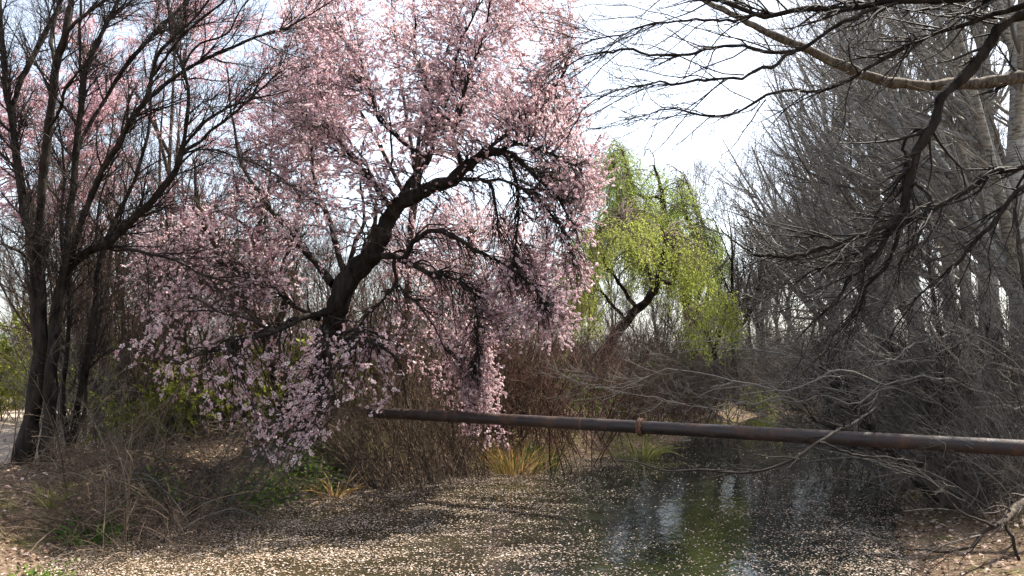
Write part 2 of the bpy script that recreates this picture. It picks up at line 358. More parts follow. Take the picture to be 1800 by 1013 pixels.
# ------------------------------------------------------------------ trees traced from the place
def bare_tree(name, label, base, trunks, branches, mats=('bark_black', 'bark_black', 'twig_dark'), group=None, l1=0, l2=60, l3=900, l4=0, seed=1, L2=(.5, 1.3), L3=(.2, .6), L4=(.08, .25), trop=(0, 0, .25), trop3=(0, 0, .12), k=9, sides=3, tgt=None, bias=None, ang2=(20, 50), cat='tree', wig=.008, wob2=.10, n3_=4):
    rng = np.random.default_rng(seed); root = thing(name, label, cat, base, group)
    sk = []
    for c in trunks:
        p, r = traced(c) if len(c[0]) == 4 else c; sk.append((p, r)); p2 = smooth(np.column_stack([p, r]), 60); g = Geo(); g.tubes(p2[None, :, :3], p2[None, :, 3], 12, rough=.07); g.build('trunk', mats[0], root)
    for c in branches:
        p, r = traced(c, None, wig); sk.append((p, r)); g = Geo(); g.tubes(p[None], r[None], 7, rough=.05); g.build('branch', mats[1], root)
    A, B = one(*sk); g = Geo(); par = (A, B)
    if tgt is not None:
        T = np.concatenate([region(rng, poly, d, n) for poly, d, n in tgt])
        s = reach(rng, A, B, T, rise=.10, rmax=.014, jitter=.6, wob=.014); g.tubes(*s, 4)
    else: s = None
    a = spawn(rng, A, B, l2, t=(.25, 1), L=L2, ang=ang2, n=7, wob=wob2, trop=trop, rmax=.012, ratio=.5, rtip=.002, bias=bias); g.tubes(*a, 4)
    if s is not None:
        s8 = (s[0][:, :7], s[1][:, :7]); a = (np.concatenate([a[0], s8[0]]), np.concatenate([a[1], s8[1]]))
    b_ = spawn(rng, *a, l3, t=(.15, 1), L=L3, ang=(20, 65), n=n3_, wob=.13, trop=trop3, rmax=.005, rtip=.0014); g.tubes(*b_, sides)
    if l4:
        c_ = spawn(rng, *b_, l4, t=(.2, 1), L=L4, ang=(25, 65), n=3, wob=.14, trop=trop3, rmax=.003, rtip=.0011); g.tubes(*c_, sides)
    g.build('twigs', mats[2], root, 'stuff')
    return root, (A, B), a, b_

# -- the dark bare trees on the left bank
D1 = 9.2
bare_tree('bare_tree', 'black twin-stemmed bare tree nearest the path, its thick leaning trunk foot outermost', [*G(40, 815, .46)[:2], .42],
    [[(34, 822, D1, 33.3), (55, 740, D1, 27.2), (70, 640, D1, 25.7), (68, 540, D1, 24.9), (60, 450, D1, 21.9), (45, 370, D1 + .1, 16.1), (32, 300, D1 + .2, 13.4), (20, 210, D1 + .3, 11.4), (6, 120, D1 + .3, 9.4), (0, 0, D1 + .4, 6.7), (-6, -90, D1 + .4, 4.0)]],
    [[(62, 450, D1, 16.1), (70, 380, D1 - .1, 14.8), (76, 300, D1 - .2, 14.8), (86, 219, D1 - .3, 14.8), (98, 112, D1 - .4, 13.4), (115, 60, D1 - .5, 12.1), (124, 0, D1 - .5, 10.8), (132, -90, D1 - .5, 6.7)],
     [(98, 108, D1 - .4, 8.1), (90, 70, D1 - .2, 6.7), (100, 25, D1, 6.0), (108, -30, D1, 4.7), (112, -90, D1, 2.7)],
     [(112, 62, D1 - .5, 8.1), (135, 38, D1 - .6, 6.7), (165, 15, D1 - .7, 6.0), (200, -12, D1 - .8, 4.7), (240, -60, D1 - .9, 2.7)],
     [(22, 215, D1 + .3, 9.4), (30, 160, D1 + .4, 9.4), (53, 112, D1 + .5, 9.4), (77, 65, D1 + .6, 8.7), (100, 18, D1 + .7, 7.4), (125, -40, D1 + .8, 5.4), (150, -100, D1 + .8, 3.4)],
     [(84, 235, D1 - .3, 6.0), (105, 190, D1 - .6, 5.4), (122, 150, D1 - .8, 4.7), (150, 115, D1 - 1, 4.0), (178, 70, D1 - 1.1, 2.7)],
     [(60, 470, D1, 6.7), (30, 440, D1 - .4, 5.4), (5, 430, D1 - .7, 4.0), (-40, 435, D1 - 1, 2.7)]],
    l2=150, l3=2300, l4=3900, seed=11, n3_=3)
bare_tree('bare_tree', 'black bare tree with a fan of straight limbs leaning over towards the blossom', [*G(82, 812, .46)[:2], .42],
    [[(80, 824, D1 - .1, 27.2), (86, 740, D1 - .1, 21.2), (92, 640, D1 - .1, 20.4), (98, 560, D1, 20.4), (112, 485, D1, 16.8), (150, 445, D1 - .1, 15.5), (190, 428, D1 - .2, 14.8), (221, 399, D1 - .2, 14.1), (261, 359, D1 - .3, 12.8), (292, 324, D1 - .3, 11.4), (312, 295, D1 - .3, 10.8), (318, 272, D1 - .3, 9.4), (328, 219, D1 - .4, 6.7), (332, 165, D1 - .4, 6.0), (324, 127, D1 - .5, 5.4), (312, 95, D1 - .5, 4.7), (300, 55, D1 - .5, 4.0), (292, -20, D1 - .6, 3.4)]],
    [[(98, 560, D1, 12.1), (112, 470, D1 + .2, 11.4), (122, 380, D1 + .3, 11.4), (133, 284, D1 + .4, 11.4), (145, 165, D1 + .5, 10.8), (150, 130, D1 + .5, 9.4), (165, 89, D1 + .6, 8.1), (185, 45, D1 + .6, 7.4), (206, 0, D1 + .7, 6.0), (240, -80, D1 + .8, 3.4)],
     [(144, 140, D1 + .5, 6.0), (140, 90, D1 + .4, 5.4), (142, 20, D1 + .3, 4.7), (143, -80, D1 + .3, 2.7)],
     [(135, 270, D1 + .4, 6.7), (150, 235, D1 + .6, 6.7), (185, 175, D1 + .8, 6.7), (225, 110, D1 + .9, 8.1), (251, 83, D1 + 1, 7.4), (284, 47, D1 + 1.1, 6.7), (335, -5, D1 + 1.2, 5.4), (380, -70, D1 + 1.2, 3.4)],
     [(112, 488, D1, 12.1), (140, 400, D1 - .3, 11.4), (183, 290, D1 - .5, 11.4), (207, 260, D1 - .6, 10.1), (231, 213, D1 - .7, 8.7), (257, 166, D1 - .8, 7.4), (268, 130, D1 - .8, 6.7), (280, 95, D1 - .9, 6.0), (300, 70, D1 - .9, 5.4), (360, 10, D1 - 1, 4.0), (400, -60, D1 - 1, 2.7)],
     [(225, 220, D1 - .7, 7.4), (262, 175, D1 - .5, 7.4), (300, 140, D1 - .4, 7.4), (340, 117, D1 - .3, 6.7), (383, 92, D1 - .2, 6.0), (454, 65, D1 - .1, 4.7), (507, 48, D1, 4.0), (560, 15, D1, 2.7), (590, -5, D1, 1.3)],
     [(268, 135, D1 - .8, 5.4), (300, 90, D1 - 1, 5.4), (345, 40, D1 - 1.2, 4.7), (392, 0, D1 - 1.4, 4.0), (440, -60, D1 - 1.5, 2.7)],
     [(318, 270, D1 - .3, 7.4), (350, 250, D1 - .2, 6.0), (404, 204, D1 - .1, 4.7), (454, 160, D1, 3.4), (507, 118, D1, 2.0)],
     [(320, 262, D1 - .3, 6.0), (362, 215, D1 - .6, 5.4), (400, 190, D1 - .8, 4.7), (440, 176, D1 - .9, 3.4), (510, 160, D1 - 1, 2.0)],
     [(190, 430, D1 - .2, 6.0), (240, 440, D1 - .4, 5.4), (300, 455, D1 - .6, 4.7), (350, 480, D1 - .7, 4.0), (420, 500, D1 - .8, 2.7)],
     [(305, 300, D1 - .3, 5.4), (350, 262, D1 - .5, 4.0), (410, 275, D1 - .6, 3.4), (470, 300, D1 - .8, 2.7), (520, 335, D1 - .9, 2.0)],
     [(320, 130, D1 - .5, 4.0), (345, 80, D1 - .4, 4.0), (400, 60, D1 - .4, 3.4), (420, 20, D1 - .4, 2.7), (460, -30, D1 - .4, 2.0)]],
    l2=260, l3=4000, l4=6600, seed=12, n3_=3)
bare_tree('bare_tree', 'slim dark bare tree of three thin stems just right of the two thick trunks', [*G(128, 800, .46)[:2], .44],
    [[(120, 812, 9.7, 13.4), (135, 720, 9.7, 10.8), (150, 640, 9.7, 10.8), (163, 560, 9.7, 10.1), (170, 480, 9.8, 9.4), (196, 400, 9.9, 8.1), (240, 310, 10, 6.0), (262, 220, 10.1, 4.7), (268, 120, 10.2, 3.4), (300, 20, 10.3, 2.0)]],
    [[(122, 805, 9.7, 9.4), (112, 700, 9.6, 8.1), (120, 600, 9.6, 7.4), (118, 500, 9.6, 6.7), (108, 400, 9.7, 5.4), (114, 300, 9.8, 4.0), (100, 200, 9.9, 2.7)],
     [(150, 640, 9.7, 7.4), (172, 580, 10, 6.7), (178, 500, 10.2, 6.0), (168, 420, 10.3, 4.7), (180, 330, 10.4, 3.4), (210, 240, 10.5, 2.0)],
     [(128, 780, 9.7, 6.7), (150, 720, 9.5, 6.0), (152, 660, 9.4, 5.4), (170, 590, 9.3, 4.0), (172, 520, 9.3, 2.7)]],
    l2=80, l3=1300, l4=2400, seed=13)
bare_tree('bare_tree', 'small forked bare tree standing on the sunlit dirt behind the dark trunks', [*G(172, 738, .48)[:2], .46],
    [[(172, 742, 13, 19), (172, 700, 13, 17), (168, 680, 13, 15), (148, 660, 13, 12), (138, 630, 13, 8), (134, 560, 13, 6), (120, 470, 13, 4)]],
    [[(170, 690, 13, 14), (180, 650, 13, 11), (186, 600, 13.1, 9), (186, 520, 13.2, 7), (196, 420, 13.2, 4)],
     [(172, 695, 13, 11), (176, 660, 12.8, 8), (174, 600, 12.6, 7), (168, 500, 12.6, 4)],
     [(160, 670, 13, 9), (150, 620, 13.3, 8), (152, 540, 13.5, 6), (140, 440, 13.6, 3)]],
    mats=('bark_brown', 'bark_brown', 'twig_brown'), l2=60, l3=900, l4=1200, seed=14)

# ------------------------------------------------------------------ the blossoming tree that leans over the pipe
rng = np.random.default_rng(77)
BT = thing('blossom_tree', 'large blossoming tree with arching black trunk leaning over the end of the pipe', 'tree', [*P(548, 760, 11)[:2], .8])
D = 10.0
main = [(540, 800, 11, 46.4), (556, 700, 10.8, 43.0), (572, 620, 10.5, 41.3), (592, 545, 10.3, 39.6), (612, 490, 10.2, 39.6), (650, 452, 10.1, 36.1), (672, 415, 10, 32.7), (684, 380, 10, 30.1), (712, 352, 9.9, 26.7), (760, 330, 9.8, 23.2), (802, 312, 9.7, 23.2), (832, 284, 9.6, 18.9), (868, 266, 9.5, 14.6), (905, 276, 9.4, 10.3), (945, 312, 9.3, 7.7), (985, 358, 9.2, 5.2), (1008, 402, 9.2, 3.4)]
limbs = [
    [(803, 314, 9.7, 15.5), (810, 290, 9.7, 12.0), (804, 262, 9.7, 9.5), (794, 240, 9.7, 7.7), (810, 200, 9.8, 6.0), (820, 140, 9.9, 4.3), (850, 60, 10, 3.4), (870, -40, 10, 1.7)],
    [(700, 358, 9.9, 17.2), (728, 312, 10.1, 14.6), (752, 284, 10.2, 11.2), (765, 240, 10.3, 8.6), (762, 195, 10.4, 6.9), (741, 138, 10.5, 6.0), (731, 98, 10.6, 4.3), (728, 0, 10.7, 3.4), (726, -60, 10.7, 2.6)],
    [(755, 280, 10.2, 7.7), (710, 250, 10.4, 6.9), (660, 200, 10.6, 6.0), (640, 130, 10.7, 4.3), (600, 60, 10.8, 3.4), (570, -30, 10.9, 1.7)],
    [(764, 220, 10.3, 6.9), (790, 160, 10.2, 6.0), (805, 95, 10.1, 5.2), (830, 30, 10, 3.4), (880, -50, 10, 1.7)],
    [(690, 375, 10, 10.3), (668, 340, 10.3, 8.6), (640, 300, 10.6, 6.9), (590, 250, 10.8, 6.0), (540, 215, 11, 4.3), (480, 150, 11.1, 2.6)],
    [(870, 268, 9.5, 7.7), (900, 255, 9.3, 6.9), (940, 262, 9.1, 5.2), (990, 280, 9, 4.3), (1030, 300, 9, 2.6)],
    [(842, 280, 9.6, 7.7), (890, 235, 9.7, 6.9), (940, 190, 9.8, 5.2), (985, 140, 9.9, 3.4), (1010, 90, 10, 2.6)],
    [(802, 316, 9.7, 8.6), (850, 318, 9.5, 6.9), (868, 340, 9.4, 6.0), (872, 380, 9.3, 4.3), (880, 430, 9.3, 2.6)],
    [(850, 318, 9.5, 6.0), (900, 322, 9.3, 5.2), (950, 352, 9.2, 4.3), (990, 410, 9.1, 3.4), (1010, 470, 9.1, 1.7)],
    [(890, 270, 9.5, 7.7), (905, 310, 9.5, 6.9), (912, 370, 9.5, 5.2), (906, 430, 9.5, 3.4), (900, 480, 9.5, 1.7)],
    [(640, 458, 10.1, 18.9), (668, 450, 9.9, 12.9), (692, 452, 9.8, 11.2), (712, 455, 9.7, 10.3), (722, 432, 9.6, 9.5), (742, 414, 9.5, 9.5), (775, 406, 9.4, 8.6), (805, 420, 9.3, 7.7), (840, 442, 9.2, 6.0), (885, 462, 9.1, 5.2), (930, 498, 9, 4.3), (962, 545, 9, 2.6)],
    [(700, 456, 9.8, 9.5), (742, 474, 9.6, 7.7), (772, 484, 9.5, 6.9), (805, 494, 9.4, 5.2), (830, 520, 9.3, 4.3), (838, 570, 9.3, 3.4), (834, 640, 9.3, 1.7)],
    [(694, 452, 9.8, 6.9), (697, 500, 9.7, 6.0), (680, 520, 9.6, 5.2), (640, 560, 9.4, 3.4), (620, 610, 9.3, 2.6)],
    [(697, 500, 9.7, 5.2), (730, 530, 9.5, 4.3), (760, 570, 9.4, 3.4), (790, 640, 9.3, 1.7)],
    [(596, 545, 10.3, 15.5), (560, 552, 10, 12.0), (528, 562, 9.7, 10.3), (480, 582, 9.3, 8.6), (430, 602, 8.9, 6.0), (370, 618, 8.6, 4.3), (310, 640, 8.4, 2.6)],
    [(476, 584, 9.3, 5.2), (450, 568, 9.1, 4.3), (410, 555, 8.9, 3.4), (350, 545, 8.7, 2.6), (300, 548, 8.5, 1.7)],
    [(586, 500, 10.3, 17.2), (560, 470, 10.6, 12.9), (520, 420, 10.9, 10.3), (470, 360, 11.2, 7.7), (430, 300, 11.4, 6.0), (410, 220, 11.6, 4.3), (400, 120, 11.8, 2.6)],
    [(606, 480, 10.3, 12.9), (592, 440, 10.6, 9.5), (576, 380, 10.8, 7.7), (555, 320, 11, 6.0), (545, 240, 11.1, 4.3), (530, 150, 11.2, 2.6)],
    [(612, 480, 10.3, 10.3), (622, 430, 10.6, 7.7), (640, 380, 10.8, 6.0), (632, 320, 11, 4.3), (640, 250, 11.1, 3.4)],
    [(630, 465, 10.2, 9.5), (655, 400, 10.6, 6.9), (664, 350, 10.8, 5.2), (690, 280, 11, 4.3), (680, 180, 11.2, 2.6)],
    [(560, 560, 10.2, 11.2), (520, 540, 10.5, 8.6), (470, 500, 10.8, 6.9), (400, 470, 11, 5.2), (330, 430, 11.2, 3.4), (260, 420, 11.3, 1.7)],
    [(580, 600, 10.4, 10.3), (600, 600, 9.7, 7.7), (650, 600, 9.1, 6.0), (700, 640, 8.7, 4.3), (720, 720, 8.6, 2.6)],
    [(575, 590, 10.4, 10.3), (570, 580, 9.6, 7.7), (575, 585, 8.9, 6.0), (580, 640, 8.4, 4.3), (590, 720, 8.2, 2.6)],
]
tp, tr = traced(main, 90, .012); g = Geo(); g.tubes(tp[None], tr[None], 16, rough=.08); g.build('trunk', 'bark_black', BT)
sk = [(tp[40:], tr[40:])]
for c in limbs:
    p, r = traced(c, None, .010); sk.append((p, r)); g = Geo(); g.tubes(p[None], r[None], 8, rough=.07); g.build('branch', 'bark_black', BT)
A, B = one(*sk)
CROWN = [
    ([(470, 40), (560, -70), (990, -70), (1030, 50), (985, 150), (1030, 240), (1070, 330), (1000, 330), (900, 240), (800, 225), (740, 260), (660, 330), (560, 420), (470, 340), (440, 200)], (8.9, 11.8), 620),
    ([(720, 180), (960, 120), (1050, 250), (1080, 320), (1030, 400), (930, 270), (800, 240), (720, 260)], (8.7, 10.2), 240),
    ([(940, 300), (1070, 330), (1030, 470), (1025, 600), (900, 605), (850, 500), (960, 440)], (8.6, 10.2), 200),
    ([(700, 420), (850, 440), (1000, 520), (960, 600), (820, 600), (720, 520)], (9.4, 11), 90),
    ([(190, 400), (480, 330), (570, 460), (500, 580), (230, 570)], (9.6, 11.6), 150),
]
CASC = [
    ([(550, 565), (720, 560), (700, 680), (668, 740), (620, 730), (560, 760), (500, 860), (430, 800), (490, 660)], (8.0, 9.8), 120),
    ([(190, 600), (330, 560), (460, 580), (470, 700), (400, 760), (320, 740), (230, 660)], (8.2, 10), 70),
    ([(760, 540), (860, 600), (895, 715), (880, 730), (905, 790), (820, 800), (770, 660)], (10.7, 11.5), 110),
]
def shoots(spec, rise):
    ps, rs = [], []
    for poly, dd, n in spec:
        T = region(rng, poly, dd, n); o, r = reach(rng, A, B, T, n=9, rise=rise, rmax=.016, rtip=.0025, jitter=.6); ps.append(o); rs.append(r)
    return np.concatenate(ps), np.concatenate(rs)
S = shoots(CROWN, .16); S2 = shoots(CASC, .22)
tw = Geo(); tw.tubes(*S, 3); tw.tubes(*S2, 4)
t1 = spawn(rng, *S, 10500, t=(.25, 1), L=(.14, .5), ang=(20, 75), n=3, wob=.13, trop=(0, 0, .1), rmax=.004, rtip=.0015); tw.tubes(*t1, 3)
t2 = spawn(rng, *S2, 2500, t=(.3, 1), L=(.12, .45), ang=(20, 70), n=5, wob=.12, trop=(0, 0, -.5), rmax=.004, rtip=.0015); tw.tubes(*t2, 3)
# bare drooping twigs inside the arch
hang = spawn(rng, *one(*[sk[i] for i in (0, 6, 8, 9, 10, 11, 12, 13)]), 520, t=(.2, 1), L=(.3, 1.1), ang=(20, 70), n=7, wob=.09, trop=(.1, 0, -1.2), rmax=.007, rtip=.002); tw.tubes(*hang, 4)
hang2 = spawn(rng, *hang, 2400, t=(.1, 1), L=(.1, .4), ang=(20, 55), n=4, wob=.1, trop=(0, 0, -.4), rmax=.003, rtip=.0014); tw.tubes(*hang2, 3)
tw.build('twigs', 'twig_dark', BT, 'stuff')
fl = Geo()
def bloom(pts, rad, count, lo, hi, off, t=(.2, 1), k=1):
    p, tg, r, tt, _ = sample(rng, pts, rad, count // k, *t); count = count // k * k
    p = np.repeat(p, k, 0); tg = np.repeat(tg, k, 0); p = p + tg * rng.normal(size=(count, 1)) * .022 * (k > 1)
    nn = rng.normal(size=(count, 3)); nn = nrm(nn - (nn * tg).sum(1, keepdims=True) * tg * .7 + np.array([0, -.15, .15]))
    p = p + nn * rng.uniform(.004, off, count)[:, None]; return p, nn, rng.uniform(lo, hi, count)
b1 = bloom(*t1, 72000, .014, .024, .014, k=4); b2 = bloom(*S, 12000, .014, .024, .016, (.3, 1), 4); b3 = bloom(*hang2, 700, .018, .027, .02)
fp, fn, fs = (np.concatenate(q) for q in zip(b1, b2, b3))
cut = fp[:, 1] < 9.05
fl.flowers(fp[cut], fn[cut], fs[cut] * 1.08, rng); far = ~cut & (fp[:, 1] > 10.0); mid_ = ~cut & ~far; fl.sprigs(fp[mid_], fn[mid_], fs[mid_], rng); fl.sprigs(fp[far], fn[far], fs[far] * 1.15, rng, 1)
bp, bn, bs = (np.concatenate(q) for q in zip(bloom(*t2, 8600, .018, .026, .016, k=3), bloom(*S2, 2200, .02, .029, .02, (.5, 1))))
near = np.argsort(bp[:, 1])[:1800]; pick = rng.choice(near, 290, replace=False)
mask = np.ones(len(bp), bool); mask[pick] = False
cn = mask & (bp[:, 1] < 9.6); cf = mask & (bp[:, 1] >= 9.6); fl.flowers(bp[cn], bn[cn], bs[cn], rng); fl.sprigs(bp[cf], bn[cf], bs[cf], rng); fl.build('blossoms', 'blossom', BT, 'stuff', smooth=False)
# the nearest flowers one by one
bl = []
for s in range(4):
    g = Geo(); r2 = np.random.default_rng(s)
    for i in range(5):
        a = i * 2 * math.pi / 5 + r2.normal() * .06; ca, sa = math.cos(a), math.sin(a); q = np.array([ca, sa, 0]); s_ = np.array([-sa, ca, 0]); z = np.array([0, 0, 1.0])
        V = [z * 0, q * .45 + s_ * .24 + z * .10, q * .5 + z * .06, q * .45 - s_ * .24 + z * .10, q * .85 + s_ * .30 + z * .30, q * 1.0 + z * .28, q * .85 - s_ * .30 + z * .30]
        rn = r2.random() * .3 + .6
        g.add(V, [[0, 1, 2, 3], [1, 4, 5, 2], [2, 5, 6, 3]], [rn] * 7, [0, .5, .45, .5, .8, 1, .8])
    for i in range(7):
        a = i * .9; q = np.array([math.cos(a) * .22, math.sin(a) * .22, .34]); g.tubes(np.array([[[0, 0, .02], q]]), np.array([[.02, .03]]), 3, np.array([.2]))
    me = g.build('blossom', 'blossom', BT); bl.append(me)
binv = Matrix.Translation(-BT.location)
for j, i in enumerate(pick):
    o = bl[j] if j < 4 else bpy.data.objects.new('blossom', bl[j % 4].data)
    if j >= 4: C.objects.link(o); o.parent = BT
    o.matrix_parent_inverse = binv
    o.location = bp[i]; o.rotation_euler = Vector(bn[i]).to_track_quat('Z', 'Y').to_euler(); s = bs[i] * 1.2; o.scale = (s, s, s)

# a stump-like second trunk and its suckers to the left of it
bare_tree('broken_tree', 'dark crooked old trunk with a broken top behind the cascade of blossom', [*P(500, 720, 11.6)[:2], .9],
    [[(512, 730, 11.6, 40), (498, 680, 11.6, 36), (482, 630, 11.6, 32), (470, 590, 11.6, 28), (440, 540, 11.6, 22), (400, 500, 11.7, 16), (380, 440, 11.8, 11), (350, 370, 11.9, 7), (340, 280, 12, 4)]],
    [[(478, 600, 11.6, 16), (500, 540, 11.8, 12), (496, 480, 12, 9), (520, 400, 12.1, 6), (530, 300, 12.2, 3)], [(420, 520, 11.6, 12), (360, 500, 11.5, 9), (310, 440, 11.5, 6), (290, 360, 11.5, 3)]],
    mats=('bark_black', 'bark_black', 'twig_brown'), l2=90, l3=1400, l4=1600, seed=21)

# ------------------------------------------------------------------ blossoming trees further back
def back_blossom(label, foot, d, crown, nshoot, nflow, seed, m='blossom_pink', size=(.03, .045), stems=4, rr=.09):
    rng = np.random.default_rng(seed); b = P(*foot, d); b[2] = gz(b[0], b[1]); root = thing('blossom_tree', label, 'tree', b, 'blossoming trees in the back')
    T = np.concatenate([region(rng, poly, (d - dd, d + dd), n) for poly, dd, n in crown]); mid = T.mean(0)
    sk = []
    top = b + (mid - b) * .55; tr_ = smooth([[*b, rr], [*(b * .6 + top * .4 + rng.normal(size=3) * .08), rr * .85], [*top, rr * .6], [*(mid + rng.normal(size=3) * .2), rr * .25]], 18)
    sk.append((tr_[:, :3], tr_[:, 3])); g = Geo(); g.tubes(tr_[None, :, :3], tr_[None, :, 3], 8); g.build('trunk', 'bark_brown', root)
    for i in range(stems):
        s0 = tr_[rng.integers(5, 13)]; e = T[rng.integers(len(T))] * .8 + mid * .2; m_ = (s0[:3] + e) / 2 + np.array([0, 0, .25]) + rng.normal(size=3) * .12
        q = smooth([[*s0[:3], rr * .5], [*m_, rr * .34], [*e, rr * .1]], 14); sk.append((q[:, :3], q[:, 3])); g = Geo(); g.tubes(q[None, :, :3], q[None, :, 3], 6); g.build('branch', 'bark_brown', root)
    A, B = one(*sk); o, r = reach(rng, A, B, T, n=8, rise=.12, rmax=.018, rtip=.003, jitter=.5); g = Geo(); g.tubes(o, r, 4)
    t_ = spawn(rng, o, r, nshoot * 6, t=(.3, 1), L=(.2, .6), ang=(20, 65), n=3, wob=.12, trop=(0, 0, .15), rmax=.005, rtip=.002); g.tubes(*t_, 3); g.build('twigs', 'twig_brown', root, 'stuff')
    p, tg, _, _, _ = sample(rng, *t_, nflow, .05, 1); nn = nrm(rng.normal(size=p.shape)); f = Geo()
    f.kites(p + nn * .02, nrm(rng.normal(size=p.shape)), nn, rng.uniform(*size, nflow), rng.uniform(*size, nflow) * .9, rng, .15); f.c = [np.ones(len(x)) for x in f.c]; f.build('blossoms', m, root, 'stuff', False)
    return root
back_blossom('pink blossoming tree filling the gap left of the arching trunk', (430, 640), 14, [([(230, 380), (300, 260), (420, 120), (560, 20), (640, 60), (620, 250), (560, 420), (520, 560), (300, 560)], 1.6, 260)], 260, 34000, 31)
back_blossom('deep pink blossoming tree beyond the two dark trunks by the path', (60, 650), 14.5, [([(-120, 260), (-20, 110), (60, 90), (140, 130), (230, 90), (290, 200), (260, 340), (120, 410), (-80, 410)], 1.2, 230)], 230, 30000, 32)
back_blossom('pale pink blossoming tree seen under the arch of the leaning trunk', (820, 660), 15, [([(680, 400), (760, 330), (860, 340), (960, 380), (1010, 480), (1000, 590), (880, 600), (740, 560), (650, 500)], 1.5, 220)], 220, 20000, 33, m='blossom')
back_blossom('tall thin pink blossoming tree whose top shows between the bare limbs', (300, 640), 19, [([(180, 60), (330, -80), (480, -60), (470, 100), (380, 250), (150, 230), (60, 60), (120, -60)], 1.8, 190)], 190, 24000, 34)
back_blossom('low pink blossoming tree above the green hedge by the path', (240, 660), 16, [([(60, 420), (200, 380), (420, 430), (500, 520), (420, 600), (150, 590)], 1.5, 170)], 170, 13000, 35)

back_blossom('pale blossoming tree standing right behind the crown of the arching one', (700, 650), 14.5, [([(450, -60), (1000, -70), (1010, 60), (960, 200), (1000, 320), (760, 300), (560, 330), (470, 220)], 1.6, 260)], 260, 26000, 36, m='blossom', size=(.035, .05))

# ------------------------------------------------------------------ weeping willows
def willow(label, foot, d, trunks, limbs_, heads, nstr, leaves, seed, m='willow_leaf', lw=(.05, .09), Ls=(.7, 1.8)):
    rng = np.random.default_rng(seed); b = P(*foot, d); b[2] = gz(b[0], b[1]); root = thing('willow_tree', label, 'tree', b, 'weeping willows')
    sk = []
    for c in trunks: p, r = traced(c, None, .03); sk.append((p, r)); g = Geo(); g.tubes(p[None], r[None], 9); g.build('trunk', 'bark_black', root)
    for c in limbs_: p, r = traced(c, None, .03); sk.append((p, r)); g = Geo(); g.tubes(p[None], r[None], 6); g.build('branch', 'bark_black', root)
    A, B = one(*sk); T = np.concatenate([region(rng, poly, dd, n) for poly, dd, n in heads])
    o, r = reach(rng, A, B, T, n=9, rise=.3, rmax=.03, rtip=.006, jitter=.4, arch=.1); g = Geo(); g.tubes(o, r, 4)
    st = spawn(rng, o, r, nstr, t=(.35, 1), L=Ls, ang=(10, 80), n=5, wob=.15, trop=(0, 0, -2.6), rmax=.006, rtip=.003, shrink=.2); g.tubes(*st, 3); g.build('twigs', 'twig_brown', root, 'stuff')
    p, tg, _, _, _ = sample(rng, *st, leaves, .08, 1); ax = nrm(tg + .6 * rng.normal(size=p.shape)); p = p + rng.normal(size=p.shape) * .05; f = Geo()
    f.kites(p, ax, nrm(rng.normal(size=p.shape)), rng.uniform(*lw, leaves), rng.uniform(.022, .036, leaves), rng); f.build('leaves', m, root, 'stuff', False)
    return root
W = 24
willow('bright green weeping willow with a dark trunk slanting up to one side', (1070, 650), W,
    [[(1040, 660, W, 22), (1075, 600, W, 18), (1110, 555, W, 16), (1145, 515, W, 14), (1158, 480, W, 11), (1170, 430, W, 7)]],
    [[(1120, 545, W, 9), (1090, 500, W - 1, 7), (1060, 460, W - 1.5, 5), (1050, 420, W - 2, 3)], [(1150, 500, W, 8), (1120, 440, W + .5, 6), (1095, 400, W + 1, 4)], [(1155, 485, W, 8), (1180, 500, W - .5, 6), (1190, 470, W - .8, 4)],
     [(1100, 565, W, 6), (1060, 515, W - .5, 5), (1030, 500, W - 1, 4), (1010, 470, W - 1.5, 3)]],
    [([(990, 430), (1030, 400), (1110, 380), (1190, 400), (1270, 470), (1240, 520), (1150, 460), (1050, 470)], (W - 3.5, W + 4), 190), ([(985, 440), (1050, 440), (1060, 560), (1000, 570)], (W - 3.5, W), 110), ([(1060, 400), (1190, 420), (1220, 540), (1080, 500)], (W, W + 3), 90)], 1700, 44000, 41, Ls=(.4, 1.5))
W2 = 29
willow('tallest weeping willow, its thin yellow-green top against the white sky', (1200, 640), W2,
    [[(1215, 655, W2, 22), (1212, 560, W2, 19), (1200, 480, W2, 16), (1175, 400, W2, 11), (1160, 330, W2, 7), (1150, 290, W2, 4)]],
    [[(1205, 500, W2, 12), (1150, 440, W2, 8), (1105, 390, W2, 6), (1110, 330, W2, 4), (1095, 270, W2, 3)], [(1165, 350, W2, 7), (1120, 340, W2 - 1, 5), (1080, 300, W2 - 1, 3)], [(1212, 560, W2, 12), (1240, 480, W2 + 1, 9), (1235, 400, W2 + 1, 6), (1215, 340, W2 + 1, 3)], [(1208, 520, W2, 10), (1222, 430, W2 - 1, 7), (1200, 360, W2 - 1, 4)]],
    [([(1040, 280), (1065, 245), (1105, 245), (1125, 290), (1085, 340), (1045, 330)], (W2 - 2, W2 + 2), 80), ([(1080, 330), (1140, 285), (1200, 310), (1250, 370), (1285, 440), (1270, 520), (1180, 440), (1030, 420), (1060, 350)], (W2 - 3, W2 + 3), 220)], 1500, 38000, 42, 'willow_leaf_dark', (.06, .1), (.8, 2.2))
W3 = 21
willow('low lime-green willow crown just above the far bank brush', (1265, 660), W3,
    [[(1262, 670, W3, 12), (1255, 620, W3, 10), (1240, 580, W3, 8), (1225, 555, W3, 5)]],
    [[(1255, 615, W3, 7), (1270, 570, W3 - .5, 5), (1278, 545, W3 - .5, 3)], [(1246, 595, W3, 5), (1215, 570, W3 + .3, 3)]],
    [([(1170, 580), (1210, 545), (1250, 525), (1300, 540), (1310, 590), (1240, 610), (1180, 610)], (W3 - 2.5, W3 + 2), 60)], 420, 8500, 43, 'willow_leaf', (.05, .08), (.3, .9))

